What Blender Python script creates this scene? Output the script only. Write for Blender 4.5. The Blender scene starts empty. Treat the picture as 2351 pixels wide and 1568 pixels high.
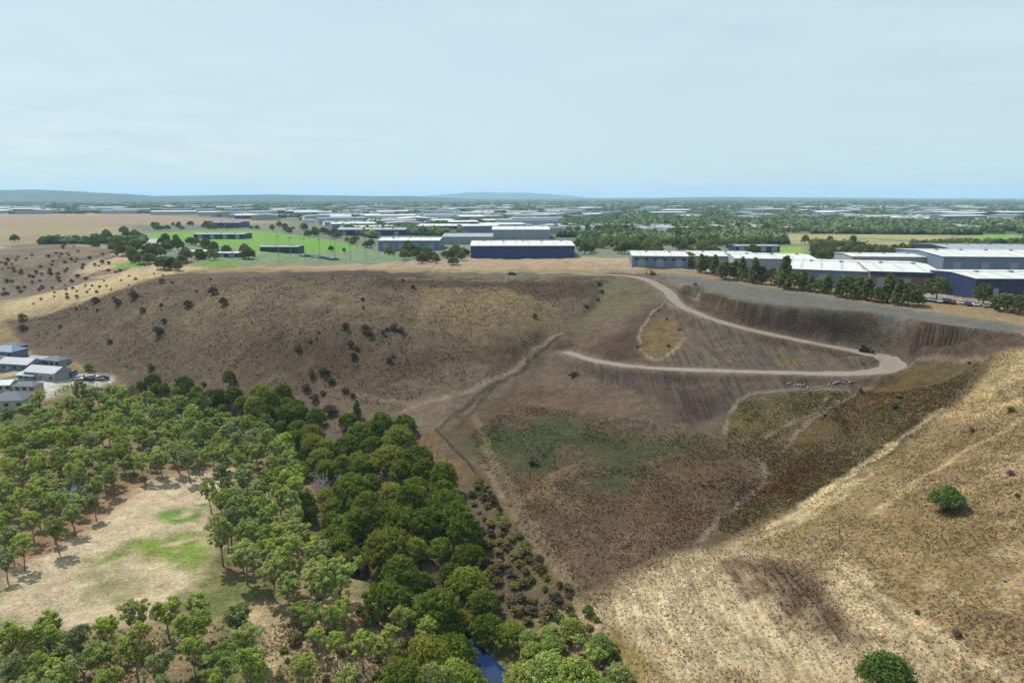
import bpy, math, random
import numpy as np
from mathutils import Vector

rnd = random.Random(7)
rng = np.random.default_rng(7)
scene = bpy.context.scene
col = scene.collection
R = math.radians

# ------------------------------------------------------------------ camera
CAM_Z, PITCH, FPX, CW, CH = 80.0, R(11.9), 1566.0, 2351.0, 1568.0
cam = bpy.data.cameras.new('camera')
cam.sensor_width = 36.0
cam.lens = 36.0 * FPX / CW
cam.clip_start = 1.0
cam.clip_end = 60000.0
camo = bpy.data.objects.new('camera', cam)
camo.location = (0, 0, CAM_Z)
camo.rotation_euler = (R(90) - PITCH, 0, 0)
col.objects.link(camo)
scene.camera = camo

# ------------------------------------------------------------------ sun, sky, exposure
SUN_DIR = Vector((-0.52, 0.50, 0.98)).normalized()      # from the ground towards the sun
SUN_EL = math.asin(SUN_DIR.z)
SUN_AZ = math.atan2(SUN_DIR.x, SUN_DIR.y)               # clockwise from +Y
sl = bpy.data.lights.new('sun', 'SUN')
sl.energy = 5.0
sl.angle = R(0.6)
sl.color = (1.0, 0.955, 0.88)
so = bpy.data.objects.new('sun', sl)
so.rotation_euler = SUN_DIR.to_track_quat('Z', 'Y').to_euler()
so.location = (-200, 100, 300)
col.objects.link(so)

world = bpy.data.worlds.new('World')
scene.world = world
world.use_nodes = True
wn, wl = world.node_tree.nodes, world.node_tree.links
wn.clear()
w_out = wn.new('ShaderNodeOutputWorld')
w_bg = wn.new('ShaderNodeBackground')
sky = wn.new('ShaderNodeTexSky')
sky.sky_type = 'NISHITA'
sky.sun_disc = False
sky.sun_elevation = SUN_EL
sky.sun_rotation = SUN_AZ
sky.altitude = 100
sky.air_density = 1.0
sky.dust_density = 1.4
sky.ozone_density = 1.0
w_tc = wn.new('ShaderNodeTexCoord')
w_sep = wn.new('ShaderNodeSeparateXYZ')
wl.new(w_tc.outputs['Generated'], w_sep.inputs[0])
w_zc = wn.new('ShaderNodeMath'); w_zc.operation = 'ADD'; w_zc.inputs[1].default_value = 0.10
wl.new(w_sep.outputs['Z'], w_zc.inputs[0])
w_cmb = wn.new('ShaderNodeCombineXYZ')
for ax in ('X', 'Y'):
    d = wn.new('ShaderNodeMath'); d.operation = 'DIVIDE'
    wl.new(w_sep.outputs[ax], d.inputs[0]); wl.new(w_zc.outputs[0], d.inputs[1])
    wl.new(d.outputs[0], w_cmb.inputs[ax])
w_no = wn.new('ShaderNodeTexNoise')
w_no.inputs['Scale'].default_value = 1.6
w_no.inputs['Detail'].default_value = 7.0
w_no.inputs['Roughness'].default_value = 0.58
w_no.inputs['Distortion'].default_value = 0.1
wl.new(w_cmb.outputs[0], w_no.inputs['Vector'])
w_mr = wn.new('ShaderNodeMapRange')
w_mr.inputs['From Min'].default_value = 0.38
w_mr.inputs['From Max'].default_value = 0.62
w_mr.inputs['To Min'].default_value = 0.76
w_mr.inputs['To Max'].default_value = 1.0
wl.new(w_no.outputs['Fac'], w_mr.inputs['Value'])
w_mix = wn.new('ShaderNodeMix'); w_mix.data_type = 'RGBA'
wl.new(w_mr.outputs['Result'], w_mix.inputs['Factor'])
wl.new(sky.outputs[0], w_mix.inputs['A'])
w_mix.inputs['B'].default_value = (4.5, 5.75, 6.2, 1)      # high thin cloud veil, in the sky texture's own units
wl.new(w_mix.outputs['Result'], w_bg.inputs['Color'])
w_bg.inputs['Strength'].default_value = 0.125
wl.new(w_bg.outputs[0], w_out.inputs['Surface'])

vs = scene.view_settings
vs.view_transform = 'Standard'
vs.look = 'None'
vs.exposure = 0.12
vs.gamma = 1.0
vs.use_curve_mapping = False
scene.cycles.max_bounces = 5
scene.cycles.diffuse_bounces = 2
scene.cycles.glossy_bounces = 2
scene.cycles.transmission_bounces = 3
scene.cycles.transparent_max_bounces = 6
scene.cycles.volume_bounces = 1
scene.cycles.use_denoising = True

# ------------------------------------------------------------------ small maths
CP, SP = math.cos(PITCH), math.sin(PITCH)
def ray(u, v):
    u = np.asarray(u, float); v = np.asarray(v, float)
    cx = (u - CW / 2) / FPX; cy = (CH / 2 - v) / FPX
    return np.stack([cx, CP + cy * SP, -SP + cy * CP], -1)
def at_z(u, v, z):
    d = ray(u, v)
    t = (z - CAM_Z) / d[..., 2]
    return d[..., 0] * t, d[..., 1] * t
def lin(r, g, b, k=1.0):
    f = lambda c: (c / 255 / 12.92 if c / 255 <= 0.04045 else ((c / 255 + 0.055) / 1.055) ** 2.4) * k
    return np.array([f(r), f(g), f(b)])
def hash2(i, j, s):
    h = np.sin(i * 127.1 + j * 311.7 + s * 74.7) * 43758.5453
    return h - np.floor(h)
def vnoise(x, y, s=0):
    i, j = np.floor(x), np.floor(y)
    fx, fy = x - i, y - j
    fx = fx * fx * (3 - 2 * fx); fy = fy * fy * (3 - 2 * fy)
    a, b = hash2(i, j, s), hash2(i + 1, j, s)
    c, d = hash2(i, j + 1, s), hash2(i + 1, j + 1, s)
    return (a + (b - a) * fx) * (1 - fy) + (c + (d - c) * fx) * fy
def fbm(x, y, s=0, o=4):
    t, a, n = 0, 0.5, 0
    for k in range(o):
        t = t + a * vnoise(x * 2 ** k + 13.7 * k, y * 2 ** k - 7.1 * k, s + k); n += a; a *= 0.5
    return t / n
def sstep(a, b, x):
    t = np.clip((x - a) / (b - a), 0, 1)
    return t * t * (3 - 2 * t)
def catmull(pts, step=1.0):
    P = [np.array(p, float) for p in pts]
    P = [2 * P[0] - P[1]] + P + [2 * P[-1] - P[-2]]
    out = []
    for k in range(1, len(P) - 2):
        p0, p1, p2, p3 = P[k - 1:k + 3]
        n = max(2, int(np.linalg.norm(p2 - p1) / step))
        for i in range(n):
            t = i / n
            out.append(0.5 * ((2 * p1) + (p2 - p0) * t + (2 * p0 - 5 * p1 + 4 * p2 - p3) * t * t + (3 * p1 - p0 - 3 * p2 + p3) * t ** 3))
    out.append(P[-2])
    return np.array(out)

# ------------------------------------------------------------------ terrain
# survey points (picture column, picture row, height of the land there)
SURVEY = [
 (1130,1560,0),(1085,1480,0),(1060,1420,0.2),(738,1235,1),(693,1053,1.5),(600,988,2),(420,930,2.5),(300,890,4.5),(235,860,6.5),(90,820,9),
 (100,1000,5),(300,1000,5),(300,1200,6),(100,1400,7),(600,1250,4),(600,1450,5),(900,1450,3),(0,1568,9),(600,1568,6),(950,1568,3),
 (100,860,8.5),(30,905,8.5),(150,890,7.5),(0,1150,7.5),(0,820,9.5),
 (950,1000,7),(1100,1150,8),(1250,1050,8),(1250,1250,7.5),(1400,1150,8),(1600,1100,9),(1350,1330,6),(1200,1330,4),(1230,1450,3),(1450,1000,8.5),(1250,900,11.5),(1130,905,11),
 (950,930,10),(700,880,11),(450,855,10),(250,815,12),(100,775,13.5),
 (700,780,24),(400,740,24),(1000,780,23),(1200,760,25.5),(200,740,20.5),(1100,850,16),(560,830,16),(860,840,17),
 (455,635,39),(700,632,40),(1000,632,40),(1300,632,40),(600,680,35.5),(900,690,34.5),(1200,680,34.5),(300,680,32),(80,730,19.5),(1340,690,33),
 (1290,770,23.5),(1200,830,16),(1420,680,34.5),(1420,770,26),(1350,800,21.5),(1500,790,25),(1560,760,28.5),
 (1600,660,40),(1800,697,40),(2000,725,40),(2250,757,40),(2351,772,39),(1720,712,37.3),(1900,752,35),(2050,778,33.5),(2130,800,32),(2200,830,30),(2351,805,36.5),
 (1700,800,26.5),(1880,825,25.3),(1600,805,25),
 (1850,880,22),(1700,900,18.5),(1600,960,12.5),(1650,930,15.5),(1500,930,13.5),(1400,880,15),(1330,850,16),(1750,960,14.5),(1950,920,20),(1900,1000,14.5),(1800,1100,11),(2100,950,20.5),(2200,880,26),(2100,1050,16.5),
 (2351,850,32),(2351,950,27),(2200,1000,21),(2351,1100,23),(2170,1150,18),(2000,1200,14),(1800,1250,10),(1600,1300,8),(1400,1400,5),(1400,1568,4),(1700,1450,8),(2000,1400,13.5),(2351,1350,20),(2351,1568,17),(2000,1568,12),(1700,1568,8),
 (0,690,24),(100,690,26),(250,652,34.5),(400,622,39.5),(100,668,25),(0,650,27),(150,640,31),(0,580,42),(200,590,41),(350,600,40.5),(0,548,43),
 (1800,650,40),(2351,700,40),(1200,600,40),(800,600,40),(1600,620,40),
]
ROAD_PX = [(1290,632,40),(1400,631,40),(1475,640,39.8),(1530,668,37.5),(1560,700,35),(1620,727,33),(1700,752,31),(1850,785,28.5),(1960,806,26.9),(2025,822,26),(2050,840,25.2),(2010,854,24.6),(1900,858,23.8),(1700,853,22.4),(1500,845,20.8),(1380,831,19.4),(1300,808,18.6)]
sx, sy, sz = [], [], []
for u, v, z in SURVEY + ROAD_PX:
    x, y = at_z(u, v, z)
    sx.append(float(x)); sy.append(float(y)); sz.append(z)
for x, y, z in [(-200,20,12),(-60,20,7),(60,20,8),(150,20,17),(-200,120,11),(-330,150,14),(-330,250,10),(-320,330,14),(300,150,36),(260,60,27),(330,240,40),(-450,420,42),(-450,560,43),
                (0,520,40),(200,520,40),(400,420,40),(-200,540,40),(400,300,40),(400,100,36),(-450,250,20),(-450,60,20),(0,-150,12),(250,-150,24),(-300,-150,18),(-310,390,22),(-390,400,25)]:
    sx.append(x); sy.append(y); sz.append(z)
sx, sy, sz = map(np.array, (sx, sy, sz))
def tps_k(r2):
    return np.where(r2 > 1e-9, r2 * np.log(np.maximum(r2, 1e-9)), 0)
S = 100.0
n = len(sx)
K = tps_k(((sx[:, None] - sx) / S) ** 2 + ((sy[:, None] - sy) / S) ** 2) + np.eye(n) * 0.012
Pm = np.stack([np.ones(n), sx / S, sy / S], 1)
A = np.block([[K, Pm], [Pm.T, np.zeros((3, 3))]])
W = np.linalg.solve(A, np.concatenate([sz, np.zeros(3)]))
def tps(x, y):
    out = np.empty(x.size); xf, yf = x.ravel() / S, y.ravel() / S
    for s in range(0, x.size, 20000):
        a, b = xf[s:s + 20000], yf[s:s + 20000]
        out[s:s + 20000] = tps_k((a[:, None] - sx / S) ** 2 + (b[:, None] - sy / S) ** 2) @ W[:n] + W[n] + W[n + 1] * a + W[n + 2] * b
    return out.reshape(x.shape)
def axis(lo, hi, step, far_lo, far_hi, g):
    a = list(np.arange(lo, hi + step / 2, step))
    s, p = step, hi
    while p < far_hi:
        s *= g; p += s; a.append(p)
    s, p = step, lo
    while p > far_lo:
        s *= g; p -= s; a.insert(0, p)
    return np.array(a)
GX = axis(-250, 240, 1.0, -16000, 16000, 1.045)
GY = axis(62, 400, 0.9, -200, 26000, 1.04)
MX, MY = np.meshgrid(GX, GY)
near = (np.abs(MX) < 900) & (MY < 1100) & (MY > -260)
Z = np.full(MX.shape, 40.0)
Z[near] = tps(MX[near], MY[near])
wfar = sstep(420, 640, np.hypot(MX * 0.9, MY - 40))
far_z = 40 + 5 * (fbm(MX / 900, MY / 900, 3) - 0.5) * sstep(500, 1500, MY)
Z = np.clip(Z, 0.0, 46) * (1 - wfar) + far_z * wfar
# river bed
RIVER_PX = [(1250,1700,0),(1150,1568,0),(1085,1490,0),(1035,1400,0.2),(940,1340,0.5),(765,1290,0.8),(738,1235,1),(725,1150,1.2),(693,1053,1.5),(600,988,2),(420,930,2.5),(300,890,4.5)]
river_pts = catmull([[float(q) for q in at_z(u, v, z)] for u, v, z in RIVER_PX], 2.0)
def near_poly(px, py, line, maxd):
    best = np.full(px.shape, 1e9); idx = np.zeros(px.shape, int)
    sel = (px > line[:, 0].min() - maxd) & (px < line[:, 0].max() + maxd) & (py > line[:, 1].min() - maxd) & (py < line[:, 1].max() + maxd)
    xs, ys = px[sel], py[sel]
    b = np.full(xs.shape, 1e9); ii = np.zeros(xs.shape, int)
    for k in range(len(line) - 1):
        ax, ay = line[k, :2]; bx, by = line[k + 1, :2]
        L = (bx - ax) ** 2 + (by - ay) ** 2 + 1e-9
        t = np.clip(((xs - ax) * (bx - ax) + (ys - ay) * (by - ay)) / L, 0, 1)
        d = np.hypot(xs - ax - t * (bx - ax), ys - ay - t * (by - ay))
        m = d < b; b[m] = d[m]; ii[m] = k
    best[sel] = b; idx[sel] = ii
    return best, idx
d, _ = near_poly(MX, MY, river_pts, 30)
rv = sstep(6.0, 1.6, d) * np.where(MY < 135, 1, 0.8)
Z = Z * (1 - rv) + np.minimum(Z, -1.2) * rv
# natural unevenness
wob = (fbm(MX / 38, MY / 30, 11) - 0.5) * 2.6 - (1 - np.abs(2 * fbm(MX / 26, MY / 60, 19, 3) - 1)) ** 3 * 1.3 + (fbm(MX / 9, MY / 9, 17) - 0.5) * 1.1 + (fbm(MX / 2.6, MY / 2.6, 23, 3) - 0.5) * 0.6
Z += wob * sstep(900, 380, np.hypot(MX, MY)) * (1 - rv * 0.7)
# the terrace: level pad behind a crisp, eroded rim
EDGE_PX = [(1578,660),(1592,668),(1680,688),(1777,707),(1860,716),(1935,723),(2070,733),(2172,747),(2323,763),(2480,785)]
edge_line = catmull([[*map(float, at_z(u, v, 40.0))] for u, v in EDGE_PX], 1.0)
d, idx = near_poly(MX, MY, edge_line, 75)
ia = np.clip(idx, 0, len(edge_line) - 2)
ex, ey = edge_line[ia + 1, 0] - edge_line[ia, 0], edge_line[ia + 1, 1] - edge_line[ia, 1]
sd = d * np.sign(ex * (MY - edge_line[ia, 1]) - ey * (MX - edge_line[ia, 0]))     # + behind the rim
sd = sd + (fbm(MX / 6, MY / 6, 37, 3) - 0.5) * 3.2 + (fbm(MX / 1.6, MY / 1.6, 39, 2) - 0.5) * 0.9
okr = d < 70
pad = np.where(okr & (sd > 0), sstep(70, 40, d), 0.0)
Z = Z * (1 - pad) + (40.0 + wob * 0.12) * pad
gul = (1 - np.abs(2 * fbm(MX / 3.2, MY / 6.5, 31, 4) - 1)) ** 2
steep = np.interp(MX, [85, 100, 150, 172, 190], [0.25, 1.0, 0.9, 0.5, 0.38]) * (0.75 + 0.6 * fbm(MX / 9, MY / 9, 33, 2))
face = 40.0 - np.clip(-sd, 0, 6.0) * steep * 0.66 - sstep(0, 3, -sd) * gul * 1.5 * np.interp(MX, [130, 155], [1, 0.25])
Z = np.where(okr & (sd <= 0) & (sd > -9), np.minimum(Z, face), Z)
RIM = np.where(okr, sstep(0.6, 0.0, sd) * sstep(-8.0, -4.5, sd), 0.0)
# the benched haul road
rd = [[*map(float, at_z(u, v, z)), z] for u, v, z in ROAD_PX]
road_line = catmull(rd, 1.0)
d, idx = near_poly(MX, MY, road_line, 20)
rz_ = road_line[np.clip(idx, 0, len(road_line) - 1)]
low = (d < 16) & (MY < rz_[..., 1]) & (MX < float(at_z(2040, 838, 25.4)[0]) - 3)           # the fill falls away on the downhill side
Z = np.where(low, np.minimum(Z, rz_[..., 2] + 0.1 - 0.22 * np.clip(d - 2.5, 0, 99)), Z)
mk = sstep(7.2, 3.2, d)
Z = Z * (1 - mk) + road_line[np.clip(idx, 0, len(road_line) - 1), 2] * mk

def hgt(x, y):
    x = np.asarray(x, float); y = np.asarray(y, float)
    i = np.clip(np.searchsorted(GX, x) - 1, 0, len(GX) - 2)
    j = np.clip(np.searchsorted(GY, y) - 1, 0, len(GY) - 2)
    fx = np.clip((x - GX[i]) / (GX[i + 1] - GX[i]), 0, 1)
    fy = np.clip((y - GY[j]) / (GY[j + 1] - GY[j]), 0, 1)
    return (Z[j, i] * (1 - fx) + Z[j, i + 1] * fx) * (1 - fy) + (Z[j + 1, i] * (1 - fx) + Z[j + 1, i + 1] * fx) * fy
def hit(u, v, up=0.0):
    """world points on the land (or `up` metres above it) seen at the picture positions"""
    dr = ray(u, v)
    one = dr.ndim == 1
    dr = np.atleast_2d(dr)
    t = np.full(len(dr), 60.0); done = np.zeros(len(dr), bool)
    for _ in range(900):
        p = dr * t[:, None]
        dz = CAM_Z + p[:, 2] - hgt(p[:, 0], p[:, 1]) - up
        done |= dz < 0.05
        if done.all(): break
        t = np.where(done, t, t + np.maximum(0.12, dz * 0.35 + t * 0.0006))
    p = dr * t[:, None]
    o = np.stack([p[:, 0], p[:, 1], hgt(p[:, 0], p[:, 1])], 1)
    return o[0] if one else o
def poly_w(px):
    p = hit(np.array([q[0] for q in px], float), np.array([q[1] for q in px], float))
    return p[:, :2]

# ------------------------------------------------------------------ what covers the land (soil, straw, lawn): albedo per place
def inside(px, py, poly):
    c = np.zeros(px.shape, bool); m = len(poly)
    for k in range(m):
        x1, y1 = poly[k]; x2, y2 = poly[(k + 1) % m]
        if y1 == y2: continue
        c ^= ((y1 > py) != (y2 > py)) & (px < (x2 - x1) * (py - y1) / (y2 - y1) + x1)
    return c
WX = MX + (fbm(MX / 7, MY / 7, 41) - 0.5) * 7 + (fbm(MX / 1.8, MY / 1.8, 43, 2) - 0.5) * 2.2
WY = MY + (fbm(MX / 7, MY / 7, 47) - 0.5) * 7 + (fbm(MX / 1.8, MY / 1.8, 49, 2) - 0.5) * 2.2
ALB = 0.75
C = np.empty(MX.shape + (3,))
M = np.zeros(MX.shape + (3,))      # R graded streaks, G coarse tussock, B plough furrows
C[:] = lin(122, 128, 112, ALB)
def paint(px, rgb, soft=3.0, amt=1.0, warp=True, world=False, mask=None, patch=None):
    poly = np.array(px, float) if world else poly_w(px)
    x0, y0 = poly.min(0) - soft - 8; x1, y1 = poly.max(0) + soft + 8
    js = np.where((GY > y0) & (GY < y1))[0]; is_ = np.where((GX > x0) & (GX < x1))[0]
    if not len(js) or not len(is_): return
    sl_ = np.s_[js[0]:js[-1] + 1, is_[0]:is_[-1] + 1]
    X, Y = (WX[sl_], WY[sl_]) if warp else (MX[sl_], MY[sl_])
    ins = inside(X, Y, poly)
    ring = np.vstack([poly, poly[:1]])
    d, _ = near_poly(X, Y, ring, soft + 1)
    w = np.where(ins, 1.0, 0.0)
    w = np.where(d < soft, np.where(ins, 0.5 + 0.5 * d / soft, 0.5 - 0.5 * d / soft), w) * amt
    if patch:
        sc, lo, hi, sd = patch
        w = w * sstep(lo, hi, fbm(MX[sl_] / sc, MY[sl_] / sc, sd))
    if rgb is not None:
        C[sl_] = C[sl_] * (1 - w[..., None]) + lin(*rgb, ALB) * w[..., None]
    if mask is not None:
        for ch, val in enumerate(mask):
            if val is not None:
                M[sl_][..., ch] = M[sl_][..., ch] * (1 - w) + val * w
def paint_line(px, rgb, width, soft=1.0, amt=1.0, world=False):
    pts = np.array(px, float) if world else poly_w(px)
    line = catmull(pts, 2.0)
    d, _ = near_poly(WX * 0.35 + MX * 0.65, WY * 0.35 + MY * 0.65, line, width + soft + 4)
    w = (sstep(width / 2 + soft, width / 2 - soft * 0.3, d) * amt)[..., None]
    C[:] = C * (1 - w) + lin(*rgb, ALB) * w

BIG = 1e5
# the near land in general
paint([(-900,-300),(900,-300),(900,420),(-900,420)], (150,130,98), 20, world=True, mask=(0,0.6,0))
# wooded river flats
paint([(-400,-300),(-5,-300),(5,110),(-40,160),(-60,205),(-120,250),(-180,292),(-400,330)], (146,128,98), 6, world=True, mask=(0,0.5,0))
paint([(-400,-300),(-5,-300),(5,110),(-40,160),(-60,205),(-120,250),(-180,292),(-400,330)], (98,112,58), 6, world=True, patch=(11,0.42,0.62,5), amt=0.8)
# straw coloured open slope at the right
paint([(0,-300),(900,-300),(900,215),(165,205),(60,125),(28,112),(10,100)], (178,155,120), 4, world=True, mask=(0,1,0))
paint([(0,-300),(900,-300),(900,215),(165,205),(60,125),(28,112),(10,100)], (142,118,88), 4, world=True, patch=(9,0.42,0.58,61), amt=0.85)
paint([(0,-300),(900,-300),(900,215),(165,205),(60,125),(28,112),(10,100)], (122,98,72), 4, world=True, patch=(3.2,0.52,0.64,63), amt=0.7)
paint([(2351,950),(2351,1400),(2130,1440),(1950,1330),(1830,1260),(1900,1170),(2080,1040),(2220,940)], (138,115,82), 8, patch=(14,0.28,0.5,62), amt=0.9, mask=(None,1,None))
paint([(2351,800),(2351,930),(2250,960),(2180,955),(2290,860)], (206,180,132), 4, amt=0.8, patch=(6,0.3,0.55,111))
paint([(1680,1255),(1760,1220),(2330,810),(2351,815),(2120,1010),(1800,1235)], (150,124,76), 2, amt=0.7, patch=(5,0.36,0.56,113))
paint([(1320,1375),(1680,1262),(1790,1290),(1960,1400),(2200,1568),(1500,1568),(1420,1470)], (190,170,138), 4, mask=(0,0.4,0.6))
paint([(1640,1292),(1790,1282),(1960,1365),(2070,1470),(2010,1525),(1890,1480),(1750,1385)], (126,100,78), 2.5, mask=(None,0.4,1), amt=0.9, patch=(5,0.3,0.5,119))
paint([(1690,1292),(1790,1290),(1940,1370),(2010,1450),(1940,1470),(1830,1420),(1740,1350)], (96,78,64), 3, mask=(None,0.4,1), amt=0.7)
paint([(1900,1290),(1960,1310),(2130,1440),(2260,1530),(2180,1540),(2030,1450),(1930,1370)], (208,186,150), 2.5, amt=0.8)
paint([(1330,1390),(1410,1440),(1500,1568),(1440,1568),(1370,1480)], (132,116,64), 2, patch=(5,0.35,0.5,8))
# hillside inside the lot
LOT = [(0,727),(455,626),(1500,628),(2351,752),(2300,800),(1665,1243),(1320,1370),(1085,1480),(985,1362),(877,1362),(765,1290),(738,1235),(725,1150),(693,1053),(600,988),(420,930),(235,860),(90,820)]
paint(LOT, (114,98,82), 1.5, warp=False, mask=(0,0.55,0))  # hillside brown, with some of the lot's overlay darkening mixed in
paint([(300,690),(640,650),(1240,655),(1270,720),(900,740),(500,770),(250,740)], (134,117,90), 8, patch=(16,0.38,0.6,71), amt=0.85)
paint([(950,680),(1230,670),(1260,740),(1120,800),(980,760)], (142,122,88), 9, amt=0.6)
paint([(500,790),(900,800),(1250,770),(1180,850),(900,910),(700,870),(500,850)], (92,74,60), 8, patch=(18,0.35,0.6,73), amt=0.8)
paint([(850,640),(1380,642),(1370,690),(1240,690),(1150,655),(850,660)], (88,70,58), 3, amt=0.85)
paint([(650,624),(980,624),(980,640),(650,640)], (86,72,66), 2, amt=0.8)
paint([(980,626),(1390,628),(1390,640),(980,640)], (118,112,94), 2, amt=0.8)
paint([(700,865),(820,860),(830,930),(760,970),(690,930)], (122,102,86), 4, amt=0.7)
paint([(910,940),(1000,905),(1150,870),(1180,900),(1060,980),(1000,985),(940,1010)], (126,110,94), 3, amt=0.9)
paint([(930,1000),(1000,985),(1080,1090),(1060,1110),(1010,1080),(940,1040)], (122,95,66), 2, amt=0.85, mask=(0.9,0.2,0))
# lower flat: rank green and reddish dry growth
paint([(1040,960),(1100,920),(1250,880),(1450,1000),(1650,1000),(1760,1070),(1600,1250),(1300,1370),(1180,1200),(1080,1080)], (102,85,66), 4, mask=(0,0.6,0))
paint([(1050,960),(1200,930),(1430,980),(1640,1000),(1500,1060),(1420,1140),(1200,1080),(1090,1040)], (78,82,50), 6, patch=(15,0.36,0.56,81), amt=0.95)
paint([(1250,1050),(1420,1060),(1430,1120),(1300,1130)], (70,78,46), 5, patch=(9,0.35,0.55,83), amt=0.9)
paint([(1160,1120),(1360,1060),(1400,1110),(1300,1180),(1200,1210)], (128,106,80), 5, patch=(7,0.4,0.6,84), amt=0.8)
paint([(1400,1130),(1640,1060),(1700,1110),(1560,1230),(1430,1260),(1400,1200)], (104,78,60), 5, patch=(12,0.3,0.6,86), amt=0.8)
paint([(1250,1210),(1500,1190),(1560,1260),(1330,1350)], (116,94,76), 6, patch=(14,0.35,0.6,87), amt=0.9)
paint([(1080,1060),(1130,1090),(1250,1300),(1330,1370),(1260,1380),(1180,1260)], (112,104,60), 3, patch=(6,0.36,0.55,88), amt=0.9)
paint([(1180,900),(1340,870),(1480,940),(1500,980),(1330,960),(1200,940)], (116,94,80), 4, patch=(8,0.35,0.55,89), amt=0.8)
# olive grass east of the fill
paint([(1680,910),(1900,890),(2000,905),(1880,960),(1660,1010)], (106,96,62), 3, mask=(0,0.7,0))
paint([(1640,1010),(1880,960),(2010,880),(2100,840),(2240,830),(2300,800),(1670,1240),(1600,1255),(1750,1110),(1750,1060)], (104,90,60), 2, mask=(0,0.7,0))
paint([(1900,930),(2080,850),(2200,860),(1950,1010),(1850,1010)], (112,88,56), 5, patch=(10,0.4,0.6,92), amt=0.8)
paint([(1640,1220),(1720,1120),(1850,1060),(1900,1080),(1750,1180)], (106,70,36), 3, patch=(6,0.35,0.6,93), amt=0.8)
# graded fill batters
paint([(1530,690),(1600,720),(1700,760),(1960,815),(2010,845),(1900,852),(1700,846),(1480,838),(1500,770)], (106,94,84), 2, mask=(1,0.1,0))
paint([(1330,835),(1500,852),(1700,860),(1950,866),(1980,885),(1850,890),(1720,905),(1660,965),(1560,965),(1450,900),(1350,862)], (98,85,76), 2, mask=(1,0.1,0))
paint([(1540,900),(1660,905),(1620,965),(1545,955)], (78,62,56), 5, amt=0.8)
paint([(1340,810),(1430,760),(1500,700),(1540,690),(1480,780),(1480,830),(1380,826)], (90,72,62), 3, mask=(0.35,0.6,0))
paint([(1470,800),(1490,740),(1520,720),(1560,755),(1570,790),(1500,830)], (128,106,72), 2.5, amt=0.9, mask=(0,0.4,0))
paint([(1385,640),(1460,650),(1520,678),(1440,715),(1300,775),(1340,720)], (112,104,78), 3, amt=0.95, mask=(0.2,0.2,0))
paint([(1370,642),(1395,645),(1370,700),(1330,730),(1350,700)], (66,60,48), 2, amt=0.8)
paint([(1780,828),(1850,820),(1860,835),(1790,845)], (116,100,66), 2, amt=0.8)
# cut face below the plateau
paint([(1590,672),(1720,697),(1900,722),(2080,742),(2130,765),(2080,800),(1960,795),(1820,770),(1690,742),(1600,705)], (92,72,60), 2, mask=(0.1,0.7,0))
paint([(1620,690),(1700,712),(1840,745),(1960,785),(1900,780),(1700,735)], (66,50,46), 2, amt=0.7, patch=(6,0.3,0.5,95))
paint([(2080,745),(2300,770),(2351,775),(2260,815),(2070,830),(2060,800)], (102,88,75), 2, mask=(0.4,0.4,0))
# plateau
paint([(1500,625),(1560,628),(2351,748),(2351,775),(2200,757),(2000,731),(1850,712),(1700,692),(1590,668),(1530,650)], (118,114,108), 1.5, mask=(0,0.05,0))
paint([(1590,660),(1720,690),(1950,722),(1950,728),(1700,700),(1590,672)], (96,98,66), 1.5, amt=0.8, patch=(6,0.3,0.5,97))
bare = (RIM * np.where(MX < 175, 1, 0.6))[..., None]
C[:] = C * (1 - bare) + (lin(106, 88, 76, ALB) * (1 - gul[..., None] * 0.3) + (fbm(MX / 3, MY / 3, 151) - 0.5)[..., None] * lin(70, 56, 46, ALB)) * bare
# beyond the lot line, behind
paint([(900,602),(1090,592),(1330,592),(1460,612),(1500,622),(455,616),(620,612)], (168,146,122), 2, amt=0.95)
paint([(1320,588),(1450,592),(1460,612),(1330,600)], (172,152,124), 2)
paint([(1500,616),(1650,640),(2000,690),(2351,735),(2351,690),(2000,660),(1700,625),(1560,608)], (150,128,98), 2, patch=(14,0.2,0.5,99))
# left: spur, gully and the far bank
paint([(0,735),(0,690),(160,650),(320,625),(440,610),(470,616),(300,655)], (192,170,132), 3, mask=(0,0.7,0))
paint([(0,690),(0,545),(120,535),(260,560),(380,612),(240,640)], (134,117,101), 4, mask=(0,1,0))
paint([(0,690),(0,545),(120,535),(260,560),(380,612),(240,640)], (104,96,82), 4, patch=(14,0.42,0.58,117), amt=0.8)
paint([(150,640),(280,580),(400,612),(300,632)], (190,166,136), 4, patch=(16,0.35,0.55,101))
paint([(0,700),(0,640),(160,610),(190,640)], (126,112,102), 4, amt=0.7)
paint([(255,606),(320,598),(345,610),(270,616)], (118,158,70), 2)
paint([(-200,494),(330,492),(560,503),(700,512),(500,516),(300,516),(90,524),(-200,526)], (152,130,110), 12)
paint([(-100,484),(300,482),(560,494),(300,494),(-100,495)], (160,142,116), 10, amt=0.8, patch=(150,0.3,0.6,115))
paint([(-200,520),(0,522),(300,518),(340,545),(280,575),(120,556),(0,566),(-200,575)], (152,138,108), 6)
# lawns of the sports ground
paint([(330,536),(500,528),(610,530),(720,545),(850,572),(600,584),(550,570),(400,560),(340,545)], (110,154,66), 3, mask=(0,0,0))
paint([(500,585),(690,582),(860,578),(950,596),(760,604),(560,610),(500,604)], (118,138,104), 3, mask=(0,0,0))
paint([(460,600),(540,598),(550,612),(450,612)], (110,142,68), 2)
for q in ([(330,552),(450,556),(560,572)], [(560,530),(600,560),(590,585)], [(500,584),(690,581),(860,577)], [(700,545),(680,582)]):
    paint_line(q, (160,158,120), 2.5, 1.0, 0.5)
# paddocks at the right
paint([(1790,536),(2351,542),(2351,560),(2150,566),(1980,560),(1800,560)], (164,158,108), 8, patch=(60,0.1,0.5,103))
paint([(2230,538),(2351,538),(2351,562),(2240,556)], (128,160,82), 8)
paint([(1690,572),(1850,566),(1840,592),(1720,588)], (132,166,70), 4)
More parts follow.
